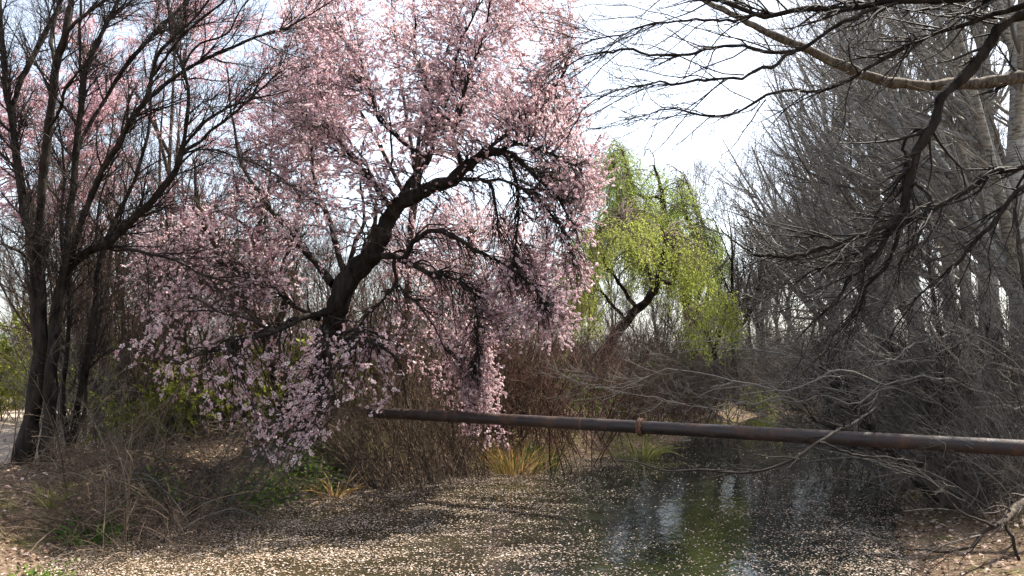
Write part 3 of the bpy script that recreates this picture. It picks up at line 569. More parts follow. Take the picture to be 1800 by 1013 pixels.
# ------------------------------------------------------------------ bare trees on the far bank
def auto_tree(name, label, b, h, seed, mats=('bark_far', 'bark_far', 'twig_far'), nl=9, spread=(25, 50), r0=None, lean=(0, 0), group=None, n3=500, n4=900, limb=(.3, .5), start=.25, up=.5, bias=None, cat='tree', wob=.05, fine=.003, trunk_w=.02):
    rng = np.random.default_rng(seed); b = np.array(b, float); root = thing(name, label, cat, b, group); r0 = r0 or h * .016
    q = smooth([[*b, r0 * 1.25], [b[0] + lean[0] * h * .15, b[1] + lean[1] * h * .15, b[2] + h * .15, r0], *[[b[0] + lean[0] * h * f + rng.normal() * h * trunk_w, b[1] + lean[1] * h * f + rng.normal() * h * trunk_w, b[2] + h * f, r0 * (1.04 - f)] for f in (.35, .55, .78, 1.0)]], 26)
    A, B = q[None, :, :3], q[None, :, 3]; g = Geo(); g.tubes(A, B, 10); g.build('trunk', mats[0], root)
    L = spawn(rng, A, B, nl, t=(start, .95), L=(h * limb[0], h * limb[1]), ang=spread, n=12, wob=wob, trop=(0, 0, up), ratio=.6, rmax=r0 * .6, rtip=r0 * .07, shrink=.55, bias=bias)
    for i in range(nl):
        g = Geo(); g.tubes(L[0][i:i + 1], L[1][i:i + 1], 7); g.build('branch', mats[1], root)
    g = Geo()
    a = spawn(rng, *L, nl * 9, t=(.12, 1), L=(h * .10, h * .26), ang=(20, 50), n=7, wob=.08, trop=(0, 0, up * .6), rmax=r0 * .22, rtip=fine * 1.3, bias=bias); g.tubes(*a, 4)
    c = spawn(rng, *a, n3, t=(.15, 1), L=(h * .04, h * .12), ang=(20, 55), n=4, wob=.1, trop=(0, 0, .25), rmax=fine * 1.8, rtip=fine); g.tubes(*c, 3)
    if n4: d = spawn(rng, *c, n4, t=(.2, 1), L=(h * .02, h * .06), ang=(25, 60), n=3, wob=.1, rmax=fine * 1.3, rtip=fine * .8); g.tubes(*d, 3)
    g.build('twigs', mats[2], root, 'stuff'); return root
def foot(px, d, dz=-.05):
    x = (px - 900) / FPX * d; return (x, d, gz(x, d) + dz)
DK = ('bark_black', 'bark_black', 'twig_dark')
auto_tree('bare_tree', 'dark bare tree with a rounded crown just right of the green willows', foot(1290, 24), 6.3, 51, DK, 10, (20, 42), .10, n3=900, n4=1000, fine=.004, limb=(.4, .6))
auto_tree('bare_tree', 'bare dark tree leaning over behind the small lime-green willow', foot(1330, 29), 5.2, 52, DK, 9, (30, 60), .09, (-.1, 0), n3=700, n4=900, fine=.004, limb=(.45, .65))
auto_tree('bare_tree', 'thin-topped bare tree rising between the tall willow and the dark round tree', foot(1240, 31), 8.6, 53, ('bark_far', 'bark_far', 'twig_far'), 9, (18, 38), .10, n3=800, n4=900, fine=.005)
auto_tree('bare_tree', 'ivy-free grey tree with upright limbs beyond the end of the pond', foot(1345, 27), 6.5, 54, ('bark_far', 'bark_far', 'twig_far'), 10, (18, 40), .10, n3=900, n4=1000, fine=.005)
proto = auto_tree('distant_tree', 'grey bare tree in the distant line across the water', foot(1420, 40), 9, 55, ('bark_far', 'bark_far', 'twig_far'), 12, (15, 35), .11, group='distant line of bare trees', n3=900, n4=900, fine=.007)
rng = np.random.default_rng(8)
for i, (px, d) in enumerate(((1380, 46), (1470, 42), (1530, 38), (1350, 55), (1600, 44), (1180, 52), (1110, 48), (1040, 50), (960, 46), (880, 50), (760, 52), (640, 48), (520, 50), (400, 46), (250, 52), (140, 50), (20, 48), (1670, 40), (1750, 46), (1010, 35), (1075, 38), (1150, 36), (1225, 40), (1290, 37), (1335, 35), (1370, 39), (1405, 34), (1445, 37), (1490, 35), (820, 38), (700, 36), (580, 40), (460, 37), (330, 40), (90, 38))):
    copy_thing(proto, foot(px, d), rng.uniform(0, 6.28), rng.uniform(.6, .85) if 1000 < px < 1330 else rng.uniform(.8, 1.15))

SP = ((70, 15, 5.4, 'thin upright sapling between the two thick black trunks'), (115, 13, 5.6, 'thin sapling right behind the second thick trunk'), (160, 15, 6.4, 'tall thin sapling above the small forked tree'), (215, 13.5, 5.6, 'thin sapling crossing the fan of leaning limbs'),
      (330, 13, 5.0, 'thin sapling under the highest leaning limb'), (450, 16, 6.0, 'thin sapling in front of the back pink tree'), (300, 17.5, 7.2, 'tall far sapling reaching the top of the picture'))
sap = None
for i, (px, d, h, lab) in enumerate(SP):
    if sap is None: sap = auto_tree('sapling', lab, foot(px, d), h, 58, ('bark_brown', 'bark_brown', 'twig_brown'), 16, (14, 34), .045, group='saplings behind the bare trees', n3=900, n4=1500, limb=(.3, .6), start=.06, up=.3, fine=.0024); h0 = h
    else: copy_thing(sap, foot(px, d), i * 1.7, h / h0, lab)

# ------------------------------------------------------------------ pale poplars on the right bank
pops = []; PO = ('bark_poplar', 'bark_poplar', 'twig_poplar')
for i, (px, d, h, lab, lean) in enumerate((
    (1800, 10.5, 9.5, 'thick pale poplar trunk at the very edge of the picture', (0, 0)),
    (1738, 12.5, 10.5, 'straight pale grey poplar second in from the picture edge', (.01, 0)),
    (1668, 15.5, 10.5, 'pale poplar third in from the edge, behind the hanging dark branches', (.015, 0)),
    (1612, 18, 11, 'slender grey poplar fourth in from the edge on the right bank', (-.01, 0)),
    (1560, 21, 11, 'grey poplar nearest the open water of those in the row', (0, 0)),
    (1700, 19, 12, 'pale poplar in the second row between two thicker trunks', (0, 0)),
    (1860, 13, 11, 'poplar leaning in from beyond the picture edge', (-.04, 0)), (1465, 22, 12, 'far grey poplar at the open end of the row', (0, 0)), (1545, 14, 9.2, 'lower poplar whose limbs cross in front of the row', (-.02, 0)))):
    if i > 2: copy_thing(pops[(i - 3) % 3], foot(px, d), (-.25, .35, -.4, .5, .2, -.3)[i - 3], h / (9.5, 10.5, 10.5)[(i - 3) % 3], lab); continue
    pops.append(auto_tree('poplar_tree', lab, foot(px, d), h, 60 + i, PO, 22, (28, 52), .17 if i < 2 else .14, lean, 'poplars on the right bank', n3=1500, n4=1900, limb=(.38, .62), start=.18, up=.55, bias=(-.7, -.1, 0), wob=.04, fine=.0024, trunk_w=.006))
auto_tree('sapling', 'straight thin grey sapling leaning left before the white sky', foot(1500, 17), 6.5, 75, ('bark_far', 'bark_far', 'twig_grey'), 12, (25, 45), .045, (-.22, 0), n3=500, n4=900, limb=(.15, .3), fine=.003)
auto_tree('sapling', 'slim upright sapling in front of the poplar row', foot(1530, 14), 6.2, 76, ('bark_far', 'bark_far', 'twig_grey'), 12, (25, 45), .05, (-.02, 0), n3=500, n4=900, limb=(.15, .3), fine=.003)

# ------------------------------------------------------------------ the near tree whose boughs hang in from the right
E = 5.4
x0 = P(2010, 620, E)
near_tr = smooth([[x0[0], E, .0, .17], [x0[0] - .03, E, 1.2, .14], [x0[0] - .02, E, 2.6, .12], [x0[0] + .05, E + .1, 4.2, .09], [x0[0], E + .1, 6, .05]], 30)
bare_tree('overhanging_tree', 'near tree outside the frame whose pale ringed bough and black branches hang over the water', [x0[0], E, .0],
    [(near_tr[:, :3], near_tr[:, 3])],
    [[(2010, 180, E, 30), (1900, 140, 5.3, 28), (1800, 135, 5.2, 24), (1735, 146, 5.2, 21), (1660, 150, 5.2, 20), (1580, 147, 5.2, 19), (1520, 131, 5.2, 19), (1470, 112, 5.2, 17), (1400, 80, 5.2, 14), (1330, 48, 5.2, 12), (1270, 20, 5.2, 10), (1220, -12, 5.2, 8), (1160, -50, 5.2, 6)]],
    mats=('bark_bough', 'bark_bough', 'twig_dark'), l2=14, l3=200, l4=300, seed=81, L2=(.3, .8), L3=(.1, .35))
K = 4.9
bare_tree('overhanging_tree', 'black-branched near tree outside the frame with boughs drooping before the poplars', [P(2060, 620, K)[0], K - .3, .0],
    [(np.stack([np.full(20, P(2060, 620, K)[0]), np.full(20, K - .3), np.linspace(0, 5, 20)], 1), np.linspace(.13, .06, 20))],
    [[(2060, 20, K - .3, 30), (1900, 10, K, 24), (1770, 40, K, 20), (1740, 75, K, 19), (1700, 130, K, 18), (1660, 165, K, 17), (1636, 225, K, 17), (1605, 290, K, 16), (1592, 350, K, 17), (1575, 400, K, 14), (1540, 440, K, 9), (1500, 480, K, 6), (1455, 540, K, 4), (1400, 590, K, 2)],
     [(1590, 360, K, 9), (1560, 392, 4.8, 9), (1500, 415, 4.7, 8), (1440, 438, 4.7, 7), (1380, 452, 4.6, 6), (1330, 448, 4.6, 4), (1290, 425, 4.6, 3), (1262, 400, 4.6, 2)],
     [(2060, 240, K - .3, 22), (1880, 275, 5.1, 15), (1800, 296, 5.1, 12), (1740, 308, 5.1, 11), (1690, 332, 5.1, 10), (1630, 375, 5.1, 9), (1570, 402, 5.1, 8), (1500, 450, 5, 6), (1440, 480, 5, 4), (1370, 500, 5, 2)],
     [(1640, 220, K, 8), (1600, 240, 5, 6), (1590, 300, 5.1, 5), (1596, 360, 5.2, 4)],
     [(1586, 380, K, 9), (1570, 440, 5, 7), (1530, 500, 5, 6), (1500, 560, 5.1, 4), (1450, 600, 5.1, 2)],
     [(1600, 330, K, 7), (1640, 350, 4.7, 6), (1590, 450, 4.6, 4), (1580, 500, 4.6, 2)],
     [(2060, -20, K - .3, 22), (1800, -10, 4.7, 15), (1620, 0, 4.7, 12), (1520, 14, 4.7, 11), (1420, 18, 4.7, 10), (1330, 22, 4.7, 9), (1250, -5, 4.7, 7), (1180, -30, 4.7, 5)],
     [(1560, 8, 4.7, 8), (1480, 40, 4.6, 8), (1390, 90, 4.6, 7), (1300, 85, 4.5, 6), (1230, 90, 4.5, 6), (1150, 95, 4.5, 5), (1080, 90, 4.5, 4), (1020, 100, 4.5, 3), (960, 130, 4.5, 1.5)],
     [(1400, 88, 4.6, 6), (1320, 130, 4.5, 6), (1250, 140, 4.5, 5), (1180, 150, 4.5, 4), (1120, 150, 4.4, 3), (1050, 175, 4.4, 2.5), (1000, 230, 4.4, 1.5)],
     [(2060, -60, K - .3, 16), (1700, 40, 4.9, 9), (1600, 75, 4.9, 8), (1500, 140, 4.9, 7), (1430, 160, 4.9, 6), (1350, 165, 4.9, 5), (1260, 205, 4.9, 4), (1180, 195, 4.9, 3), (1100, 210, 4.9, 2)],
     [(1340, 24, 4.7, 6), (1280, 35, 4.6, 5), (1180, 40, 4.6, 4), (1080, 60, 4.6, 3), (1000, 90, 4.6, 2)],
     [(2060, 330, K - .3, 14), (1900, 400, 5, 10), (1800, 330, 5, 8), (1740, 400, 5, 8), (1690, 450, 5, 6), (1620, 520, 5, 4), (1560, 600, 5, 2)]],
    mats=('bark_black', 'bark_black', 'twig_dark'), l2=380, l3=2600, l4=2400, seed=82, L2=(.25, .95), L3=(.08, .35), L4=(.05, .15), trop=(-.45, 0, -.1), trop3=(-.2, 0, .1), ang2=(12, 50), wig=.012, wob2=.16)

# ------------------------------------------------------------------ shrubs: arching stems with twigs
PROTO = {}
def shrub(label, b, h, spread, n, seed, m='twig_brown', lean=(0, 0, 0), name='bare_shrub', n2=None, n3=0, r=.007, trop=(0, 0, -.5), foot_r=.25, group=None, fine=.0016, leaf=None, nleaf=0, lsize=(.04, .07), cat='shrub', upw=1.0, key=None):
    """a clump of stems; with a key, later ones of the kind are turned and scaled copies of the first"""
    rng = np.random.default_rng(seed); b = np.array(b, float)
    if key and key in PROTO:
        src, h0 = PROTO[key]; o = copy_thing(src, Vector(b), rng.uniform(-.5, .5) if any(lean) else rng.uniform(0, 6.28), h / h0, label, group); return o
    root = thing(name, label, cat, b, group)
    if key: PROTO[key] = (root, h)
    p = b + np.stack([rng.normal(size=n) * foot_r, rng.normal(size=n) * foot_r, np.zeros(n)], 1)
    p[:, 2] = b[2] - .08 if key else np.maximum(ground_z(p[:, 0], p[:, 1]), -.1) - .05
    d = nrm(np.stack([rng.normal(size=n) * spread, rng.normal(size=n) * spread, np.full(n, upw)], 1) + np.asarray(lean, float)); L = h * rng.uniform(.6, 1.25, n)
    c = march(rng, p, d, L, 9, .08, trop); rr = taper(r * rng.uniform(.6, 1.4, n), fine * 1.2, 9)
    g = Geo(); g.tubes(c, rr, 5); g.build('stems', m, root, 'stuff')
    n2 = n2 or n * 9; g = Geo(); a = spawn(rng, c, rr, n2, t=(.2, 1), L=(h * .15, h * .42), ang=(20, 60), n=4, wob=.16, trop=(0, 0, -.15), rmax=r * .5, rtip=fine); g.tubes(*a, 3)
    if n3: e = spawn(rng, *a, n3, t=(.1, 1), L=(h * .05, h * .16), ang=(25, 65), n=3, wob=.15, rmax=fine * 1.5, rtip=fine * .8); g.tubes(*e, 3)
    g.build('twigs', m, root, 'stuff')
    if leaf:
        q, tg, _, _, _ = sample(rng, *a, nleaf, .1, 1); f = Geo(); f.kites(q, nrm(tg + .8 * rng.normal(size=q.shape)), nrm(rng.normal(size=q.shape)), rng.uniform(*lsize, nleaf), rng.uniform(*lsize, nleaf) * .5, rng); f.build('leaves', leaf, root, 'stuff', False)
    return root
def onb(px, py, z=.35):
    q = G(px, py, z); return (q[0], q[1], gz(q[0], q[1]))
# tangle on the left bank
LB = [(210, 830, 'bare shrub arching over the bank above the daffodil leaves'), (360, 870, 'bare shrub with twig tips touching the floating petals'), (440, 830, 'bare shrub over the leftmost green leaf clump'), (230, 890, 'low twigs hanging to the water beside the daffodil clump'), (310, 880, 'low twiggy clump leaning on the water in the middle of the bank'), (530, 800, 'twiggy clump on the earth bank among the stones'), (170, 850, 'tangled grey-brown bare shrub at the foot of the slim three-stemmed tree'), (250, 860, 'twiggy bare shrub drooping to the water right of the green daffodil leaves'), (330, 850, 'low bare shrub in the middle of the left bank tangle'),
      (400, 835, 'bare shrub at the end of the left bank tangle, next to the ivy'), (120, 880, 'thin bare shrub over the leaf litter by the dry grass tuft'), (290, 800, 'bare shrub behind the left bank tangle, with petals under it'), (470, 800, 'bare shrub below the lowest hanging blossom')]
for i, (x, y, lab) in enumerate(LB):
    shrub(lab, onb(x, y), 1.15, .8, 60, 100 + i, ('twig_tan', 'twig_brown', 'twig_grey')[i % 3], trop=(0, 0, -1.3), foot_r=.32, n2=560, n3=900, r=.006, fine=.0017, key='tangle%d' % (i % 3))
shrub('pale-twigged bare shrub wrapped around the two thick black trunks', onb(100, 800, .45), 2.3, .3, 40, 111, 'twig_pale', trop=(0, 0, -.3), foot_r=.22, n2=420, n3=900, r=.007)
shrub('bare shrub rising behind the slim stems at mid left', onb(230, 770, .45), 2.2, .35, 40, 112, 'twig_brown', trop=(0, 0, -.4), foot_r=.4, n2=420, n3=900, r=.007)
shrub('bare shrub with upright brown stems below the blossom cascade', onb(370, 765, .5), 1.9, .4, 40, 113, 'twig_brown', trop=(0, 0, -.4), foot_r=.4, n2=380, n3=800, r=.007)
# tall thin brush that fills the view behind the bare trees
TB = [(200, 12.8, 3.0, 'twig_brown', 'tall brown brush behind the slim three-stemmed tree'), 
      (320, 11.8, 3.4, 'twig_brown', 'tall brown brush left of the broken old trunk'), (520, 13.4, 3.0, 'twig_red', 'tall reddish brush between the broken trunk and the arching one'),
      (600, 12.6, 2.6, 'twig_brown', 'tall brown brush right behind the foot of the arching trunk'), (670, 12.4, 2.4, 'twig_red', 'tall reddish brush behind the pipe end'), (740, 13, 2.6, 'twig_brown', 'tall brown brush under the lower arching branch'), (810, 13.2, 2.4, 'twig_red', 'tall reddish brush under the tip of the lower arching branch'), (870, 13.6, 2.4, 'twig_brown', 'tall brown brush left of the dry reeds'), (920, 14.6, 2.6, 'twig_red', 'tall reddish brush above the dry reeds')]
for i, (px, d, h, m_, lab) in enumerate(TB):
    x = (px - 900) / FPX * d
    shrub(lab, (x, d, gz(x, d)), h, .28, 70, 400 + i, m_, trop=(0, 0, -.12), foot_r=.5, n2=700, n3=1100, r=.010, fine=.0022, group='tall brush on the left bank', key='tall' + m_)
# the dense withies under the pipe's end
for i, (x, y, lean, lab) in enumerate(((700, 845, (-.45, .35, 0), 'dense dark withies leaning left from the water under the pipe end'), (770, 836, (-.25, .35, 0), 'dense dark withies standing up through the pipe, middle clump'), (830, 826, (-.35, .35, 0), 'dense dark withies nearest the dry reeds'), (640, 845, (-.6, .35, 0), 'short withies fanning over the stones left of the pipe end'))):
    shrub(lab, onb(x, y, .1), 2.5 if i < 3 else 1.3, .28, 60 if i < 3 else 46, 120 + i, ('twig_brown', 'twig_tan')[i % 2], lean, 'withy_shrub', n2=520, n3=600, r=.006, trop=(0, 0, -.35), foot_r=.16)
# brown brush along the left and far bank
BR = [(930, 770, 12.9, 2.2, 'twig_red', 'reddish brown brush right behind the dry reeds'), (985, 770, 14, 2.4, 'twig_red', 'reddish brown brush under the last pink blossom sprays'), (1045, 760, 15.5, 2.0, 'twig_brown', 'brown brush below the bright willow, near the pipe flange'),
      (1100, 760, 17, 1.9, 'twig_brown', 'brown brush on the bank behind the pipe flange'), (1165, 750, 19, 1.7, 'twig_grey', 'grey-brown brush at the bend of the far bank'), (1220, 745, 23, 1.9, 'twig_brown', 'brown brush at the far end of the pond below the lime willow'),
      (1290, 745, 26, 2.0, 'twig_grey', 'grey brush beyond the end of the water'), (1350, 745, 27, 2.2, 'twig_grey', 'dark grey brush across the water left of the sapling'), (1420, 750, 26, 2.4, 'twig_grey', 'dark grey brush across the water below the drooping black bough'),
      (1490, 750, 22, 2.4, 'twig_grey', 'dark brush at the foot of the farthest poplar'), (880, 760, 14.5, 2.0, 'twig_red', 'reddish brush behind the tips of the withies'), (800, 740, 15, 1.8, 'twig_brown', 'brown brush in the gap behind the dense withies'), (1200, 750, 18.6, 1.5, 'twig_brown', 'low brown brush on the point of the far bank'), (1245, 750, 20.5, 1.6, 'twig_grey', 'grey brush hiding the far corner of the pond'), (1285, 750, 23, 1.8, 'twig_brown', 'brown brush right of the far corner of the pond'), (1320, 750, 25, 2.0, 'twig_grey', 'grey brush across the water under the bare round tree'), (1130, 750, 16.2, 1.4, 'twig_red', 'reddish low brush just past the flange')]
for i, (px, py, d, h, m_, lab) in enumerate(BR):
    x = (px - 900) / FPX * d
    shrub(lab, (x, d, gz(x, d)), h, .45, 60, 140 + i, m_, trop=(0, 0, -.25), foot_r=.55, n2=560, n3=1100, r=.009, fine=.0026, group='brush along the far bank', key='brush' + m_)
rng = np.random.default_rng(17)
for i, px in enumerate((940, 1000, 1050, 1095, 1140, 1190, 1235, 1275, 1320, 1365, 1410, 1455, 1500, 700, 600, 500, 380, 260, 150, 40)):
    d = rng.uniform(27, 33); x = (px - 900) / FPX * d
    shrub('bare brush in the far thicket that closes the view', (x, d, gz(x, d)), rng.uniform(2.6, 3.6), .45, 60, 440 + i, 'twig_grey', group='far thicket', key='brush' + ('twig_grey', 'twig_brown')[i % 2])
# the right bank thicket
RB = [(1525, 800, 12.2, 2.8, 'tall grey shrub left of the slanting dead stem'), (1600, 800, 11.6, 3.0, 'tall grey shrub right behind the slanting dead stem'), (1705, 800, 10.6, 3.1, 'tall shrub behind the dark upright stem by the pipe'), (1790, 800, 9.9, 3.2, 'tall shrub covering the foot of the edge poplar'), (1640, 790, 16.5, 3.2, 'tall shrub in the second row of poplars'), (1565, 790, 17.5, 3.0, 'tall shrub before the poplar nearest the open water'), (1735, 850, 8.1, 1.5, 'low dark twigs over the litter on the right shore'), (1655, 850, 8.9, 1.4, 'low twigs at the water line of the right shore'), (1600, 820, 10.5, 2.2, 'dark bare shrub at the water edge below the middle of the pipe'), (1680, 830, 9.2, 2.2, 'dark bare shrub on the right bank in front of the third poplar'), (1760, 830, 8.6, 2.3, 'dark bare shrub on the right bank beside the pipe near the picture edge'),
      (1560, 790, 13.5, 2.4, 'grey bare shrub behind the pipe at the right shore'), (1650, 780, 13, 2.6, 'grey bare shrub between the poplar trunks'), (1740, 780, 11, 2.6, 'grey bare shrub in front of the straight second poplar'), (1480, 770, 16, 2.4, 'grey bare shrub where the right shore bends away'),
      (1800, 860, 7.8, 1.6, 'low tangled shrub by the pale fallen limb'), (1850, 800, 9.5, 2.8, 'tall bare shrub entering from the right edge')]
for i, (px, py, d, h, lab) in enumerate(RB):
    x = (px - 900) / FPX * d
    shrub(lab, (x, d, gz(x, d)), h, .5, 60, 170 + i, ('twig_pale', 'twig_poplar', 'twig_grey', 'twig_pale')[i % 4], (-.3, 0, 0), trop=(-.2, 0, -.3), foot_r=.4, n2=440, n3=900, r=.008, fine=.0018, group='right bank thicket', key='thicket%d' % (i % 4))
# long sunlit branches sweeping out over the water from the right
def back(c, dd, k=.52, dx=0): return [(x + dx, y, d + dd, t * k) for x, y, d, t in c]
bare_tree('leaning_tree', 'grey-twigged tree on the right bank sweeping long sunlit branches low over the water', [P(1880, 700, 9.2)[0], 9.2, .3],
    [[(1890, 860, 9.2, 24), (1870, 780, 9.2, 22), (1850, 700, 9.2, 18), (1830, 600, 9.3, 14), (1800, 480, 9.4, 9), (1780, 350, 9.5, 5)]],
    [back(c, 2.2) for c in (
     [(1855, 740, 7, 16), (1800, 716, 6.8, 15), (1740, 718, 6.6, 12), (1660, 716, 6.4, 8), (1580, 688, 6.2, 6), (1500, 706, 6.1, 5), (1410, 690, 6.1, 5), (1330, 702, 6, 4), (1230, 712, 6, 3), (1100, 695, 6, 2), (1030, 680, 6, 1.5)],
     [(1850, 700, 7, 14), (1780, 650, 6.8, 12), (1730, 618, 6.6, 11), (1690, 592, 6.5, 8), (1640, 595, 6.4, 6), (1560, 630, 6.3, 5), (1480, 610, 6.2, 3), (1420, 590, 6.2, 2)],
     [(1850, 690, 7, 10), (1760, 640, 6.7, 8), (1700, 652, 6.5, 7), (1640, 636, 6.4, 7), (1560, 632, 6.2, 6), (1500, 600, 6.1, 4), (1440, 590, 6, 2)],
     [(1852, 720, 7, 11), (1740, 700, 6.3, 8), (1650, 668, 6, 7), (1560, 672, 6, 6), (1480, 650, 5.9, 6), (1380, 680, 5.8, 5), (1250, 660, 5.8, 4), (1180, 655, 5.8, 3), (1060, 680, 5.8, 2), (970, 650, 5.8, 1)],
     [(1845, 660, 7, 10), (1740, 600, 6.8, 7), (1660, 560, 6.8, 6), (1560, 530, 6.7, 6), (1430, 520, 6.6, 5), (1330, 560, 6.5, 4), (1240, 600, 6.5, 3), (1140, 590, 6.5, 1.5)],
     [(1850, 690, 7.1, 10), (1760, 690, 7.2, 8), (1640, 660, 7.2, 6), (1560, 700, 7.3, 6), (1450, 640, 7.4, 5), (1320, 610, 7.5, 4), (1200, 620, 7.6, 2)],
     [(1840, 640, 7.1, 9), (1760, 560, 7.2, 7), (1690, 520, 7.3, 6), (1600, 480, 7.4, 5), (1520, 500, 7.5, 3), (1450, 540, 7.6, 2)])],
    mats=('bark_brown', 'twig_pale', 'twig_pale'), l2=330, l3=2600, l4=3000, seed=91, L2=(.25, 1.0), L3=(.08, .35), L4=(.04, .14), trop=(-.6, -.1, .1), trop3=(-.2, 0, .3), bias=(-.6, -.2, .2), ang2=(15, 60), wig=.03)
bare_tree('fallen_branch', 'dead forked limb with a short pale stub lying over the right shore', [P(1830, 880, 6.6)[0], 6.6, .3],
    [[(1860, 842, 6.8, 16), (1800, 882, 6.6, 15), (1765, 912, 6.4, 13), (1752, 922, 6.35, 8)]],
    [[(1768, 908, 6.4, 9), (1735, 932, 6.3, 7), (1700, 962, 6.2, 5), (1650, 972, 6.2, 4), (1600, 965, 6.2, 3), (1560, 950, 6.2, 2)], [(1765, 912, 6.4, 8), (1780, 950, 6.3, 6), (1790, 990, 6.3, 5), (1770, 1012, 6.3, 3)], [(1748, 925, 6.3, 5), (1690, 900, 6.3, 3), (1640, 850, 6.3, 2.5), (1590, 830, 6.3, 2)]],
    mats=('bark_bough', 'twig_dark', 'twig_grey'), l2=40, l3=200, l4=160, seed=94, L2=(.15, .6), L3=(.08, .3), cat='branch', trop=(-.4, 0, -.2))
bare_tree('dead_branch', 'thin crooked dark branch dipping over the water in front of the pipe', [P(1560, 700, 8.2)[0], 8.2, .9],
    [[(1620, 668, 8.8, 4), (1560, 700, 8.2, 4), (1515, 735, 7.4, 5), (1470, 757, 6.8, 6), (1430, 784, 6.6, 6), (1390, 812, 6.5, 5), (1310, 830, 6.4, 4.5), (1240, 826, 6.4, 4), (1170, 828, 6.4, 3), (1120, 810, 6.4, 2), (1070, 806, 6.4, 1)]],
    [[(1440, 778, 6.6, 4), (1500, 797, 6.7, 4), (1560, 806, 6.8, 4), (1620, 812, 6.9, 3)], [(1400, 806, 6.5, 3), (1340, 800, 6.4, 2), (1290, 780, 6.3, 1)]],
    mats=('twig_dark', 'twig_dark', 'twig_dark'), l2=40, l3=170, l4=120, seed=95, L2=(.12, .5), L3=(.06, .2), cat='branch', trop=(-.4, 0, -.1))
bare_tree('leaning_tree', 'dark slanting dead stem rising from the right shore below the pipe', [*G(1640, 880, .1)[:2], .08],
    [[(1645, 885, 8.8, 16), (1600, 830, 8.9, 14), (1560, 785, 9, 12), (1520, 740, 9.1, 10), (1480, 690, 9.2, 7), (1440, 640, 9.3, 4)]],
    [[(1600, 830, 8.9, 8), (1640, 790, 8.7, 7), (1660, 720, 8.6, 6), (1650, 620, 8.5, 4)], [(1560, 785, 9, 6), (1500, 770, 8.9, 4), (1430, 740, 8.8, 2)]],
    mats=('bark_black', 'bark_black', 'twig_dark'), l2=60, l3=700, l4=500, seed=92)
bare_tree('leaning_tree', 'dark upright stem on the right shore passing behind the pipe', [*G(1690, 872, .12)[:2], .1],
    [[(1692, 880, 9.3, 18), (1680, 800, 9.3, 16), (1672, 720, 9.3, 14), (1660, 620, 9.4, 10), (1640, 520, 9.5, 7), (1630, 420, 9.6, 4)]],
    [[(1678, 780, 9.3, 9), (1640, 730, 9.5, 7), (1600, 650, 9.6, 5), (1540, 590, 9.7, 3)], [(1670, 700, 9.3, 9), (1720, 640, 9.2, 7), (1740, 560, 9.2, 4)]],
    mats=('bark_black', 'bark_black', 'twig_grey'), l2=80, l3=1000, l4=900, seed=93)

# ------------------------------------------------------------------ leafy green shrubs beyond the left bank
GS = [(2, 15.5, 2.2, 'bright yellow-green leafy shrub at the left edge beside the path', 6500, 'yellow_leaf'), (50, 19, 2.2, 'green leafy shrub next in line behind the black trunks', 2000, 'green_leaf'),
      (140, 21, 2.0, 'yellow-green leafy shrub seen between the forked stems', 2000, 'yellow_leaf'), (225, 14.5, 1.5, 'yellow-green leafy shrub right of the small forked tree', 1600, 'yellow_leaf'), (310, 11.3, 1.15, 'yellow-green leafy shrub behind the hanging blossom at mid left', 1600, 'yellow_leaf'),
      (400, 11.6, 1.1, 'low yellow-green shrub left of the broken old trunk', 1600, 'yellow_leaf'), (455, 11.9, 1.2, 'yellow-green shrub right behind the broken old trunk', 1500, 'yellow_leaf'), (535, 12.3, 1.25, 'small bright green shrub glimpsed past the arching trunk foot', 1300, 'yellow_leaf'),
      (975, 15.5, 1.2, 'olive-green leafy shrub above the pipe before the flange', 1300, 'green_leaf'), (1140, 21, 1.1, 'olive shrub low on the far bank past the flange', 1000, 'green_leaf'), (1330, 24, .9, 'small yellow-green shrub low across the water', 900, 'yellow_leaf'), (1660, 15, 1.0, 'small bright green shrub in the shade between poplars', 700, 'green_leaf')]
for i, (px, d, h, lab, nl, lm) in enumerate(GS):
    x = (px - 900) / FPX * d
    shrub(lab, (x, d, gz(x, d)), h, .55, 36, 200 + i, 'twig_brown', name='leafy_shrub', foot_r=.5, n2=420, r=.008, fine=.003, leaf=lm, nleaf=nl, lsize=(.08, .15), trop=(0, 0, -.3), key='leafy' + lm)

# ------------------------------------------------------------------ the iron pipe across the pond
a, b_ = P(652, 725, 10.8), P(1800, 788, 6.95); a[2] = b_[2] = (a[2] + b_[2]) / 2 + .0
a = P(652, 725, 10.8); b_ = P(1800, 788, 6.95)
ax = nrm(b_ - a); L = np.linalg.norm(b_ - a)
def along(px):
    lo, hi = -2.0, L + 3
    for _ in range(50):
        m_ = (lo + hi) / 2; q = a + ax * m_
        if q[0] / q[1] < (px - 900) / FPX: lo = m_
        else: hi = m_
    return lo
PR = .069
pipe = thing('iron_pipe', 'long dark rusty iron pipe with a bolted flange crossing above the pond', 'pipe', a)
def ringtube(s, rads, k=28):
    p = a[None] + np.asarray(s)[:, None] * ax[None]; g = Geo(); g.tubes(p[None], np.asarray(rads)[None], k); return g
e1, e2, e3, e4 = -.02, along(1022), along(1124), L + 2.4
def section(s0, s1, r, open_end=False):
    s = list(np.linspace(s0, s1, 24)); rr = [r * (1 + .004 * math.sin(i * 2.1)) for i in range(24)]
    if open_end: s = [s0 + .5, s0 + .001] + s; rr = [r * .82, r * .86] + rr
    return ringtube(s, rr).build('pipe_section', 'rusty_iron', pipe)
section(e1, e2 - .004, PR, True); section(e2 + .004, e3 - .012, PR * 1.004); section(e3 + .012, e4, PR * 1.008)
ringtube([e2 - .008, e2 - .006, e2 + .006, e2 + .008], [PR * .98, PR * 1.05, PR * 1.05, PR * .98]).build('weld_seam', 'rust_flange', pipe)
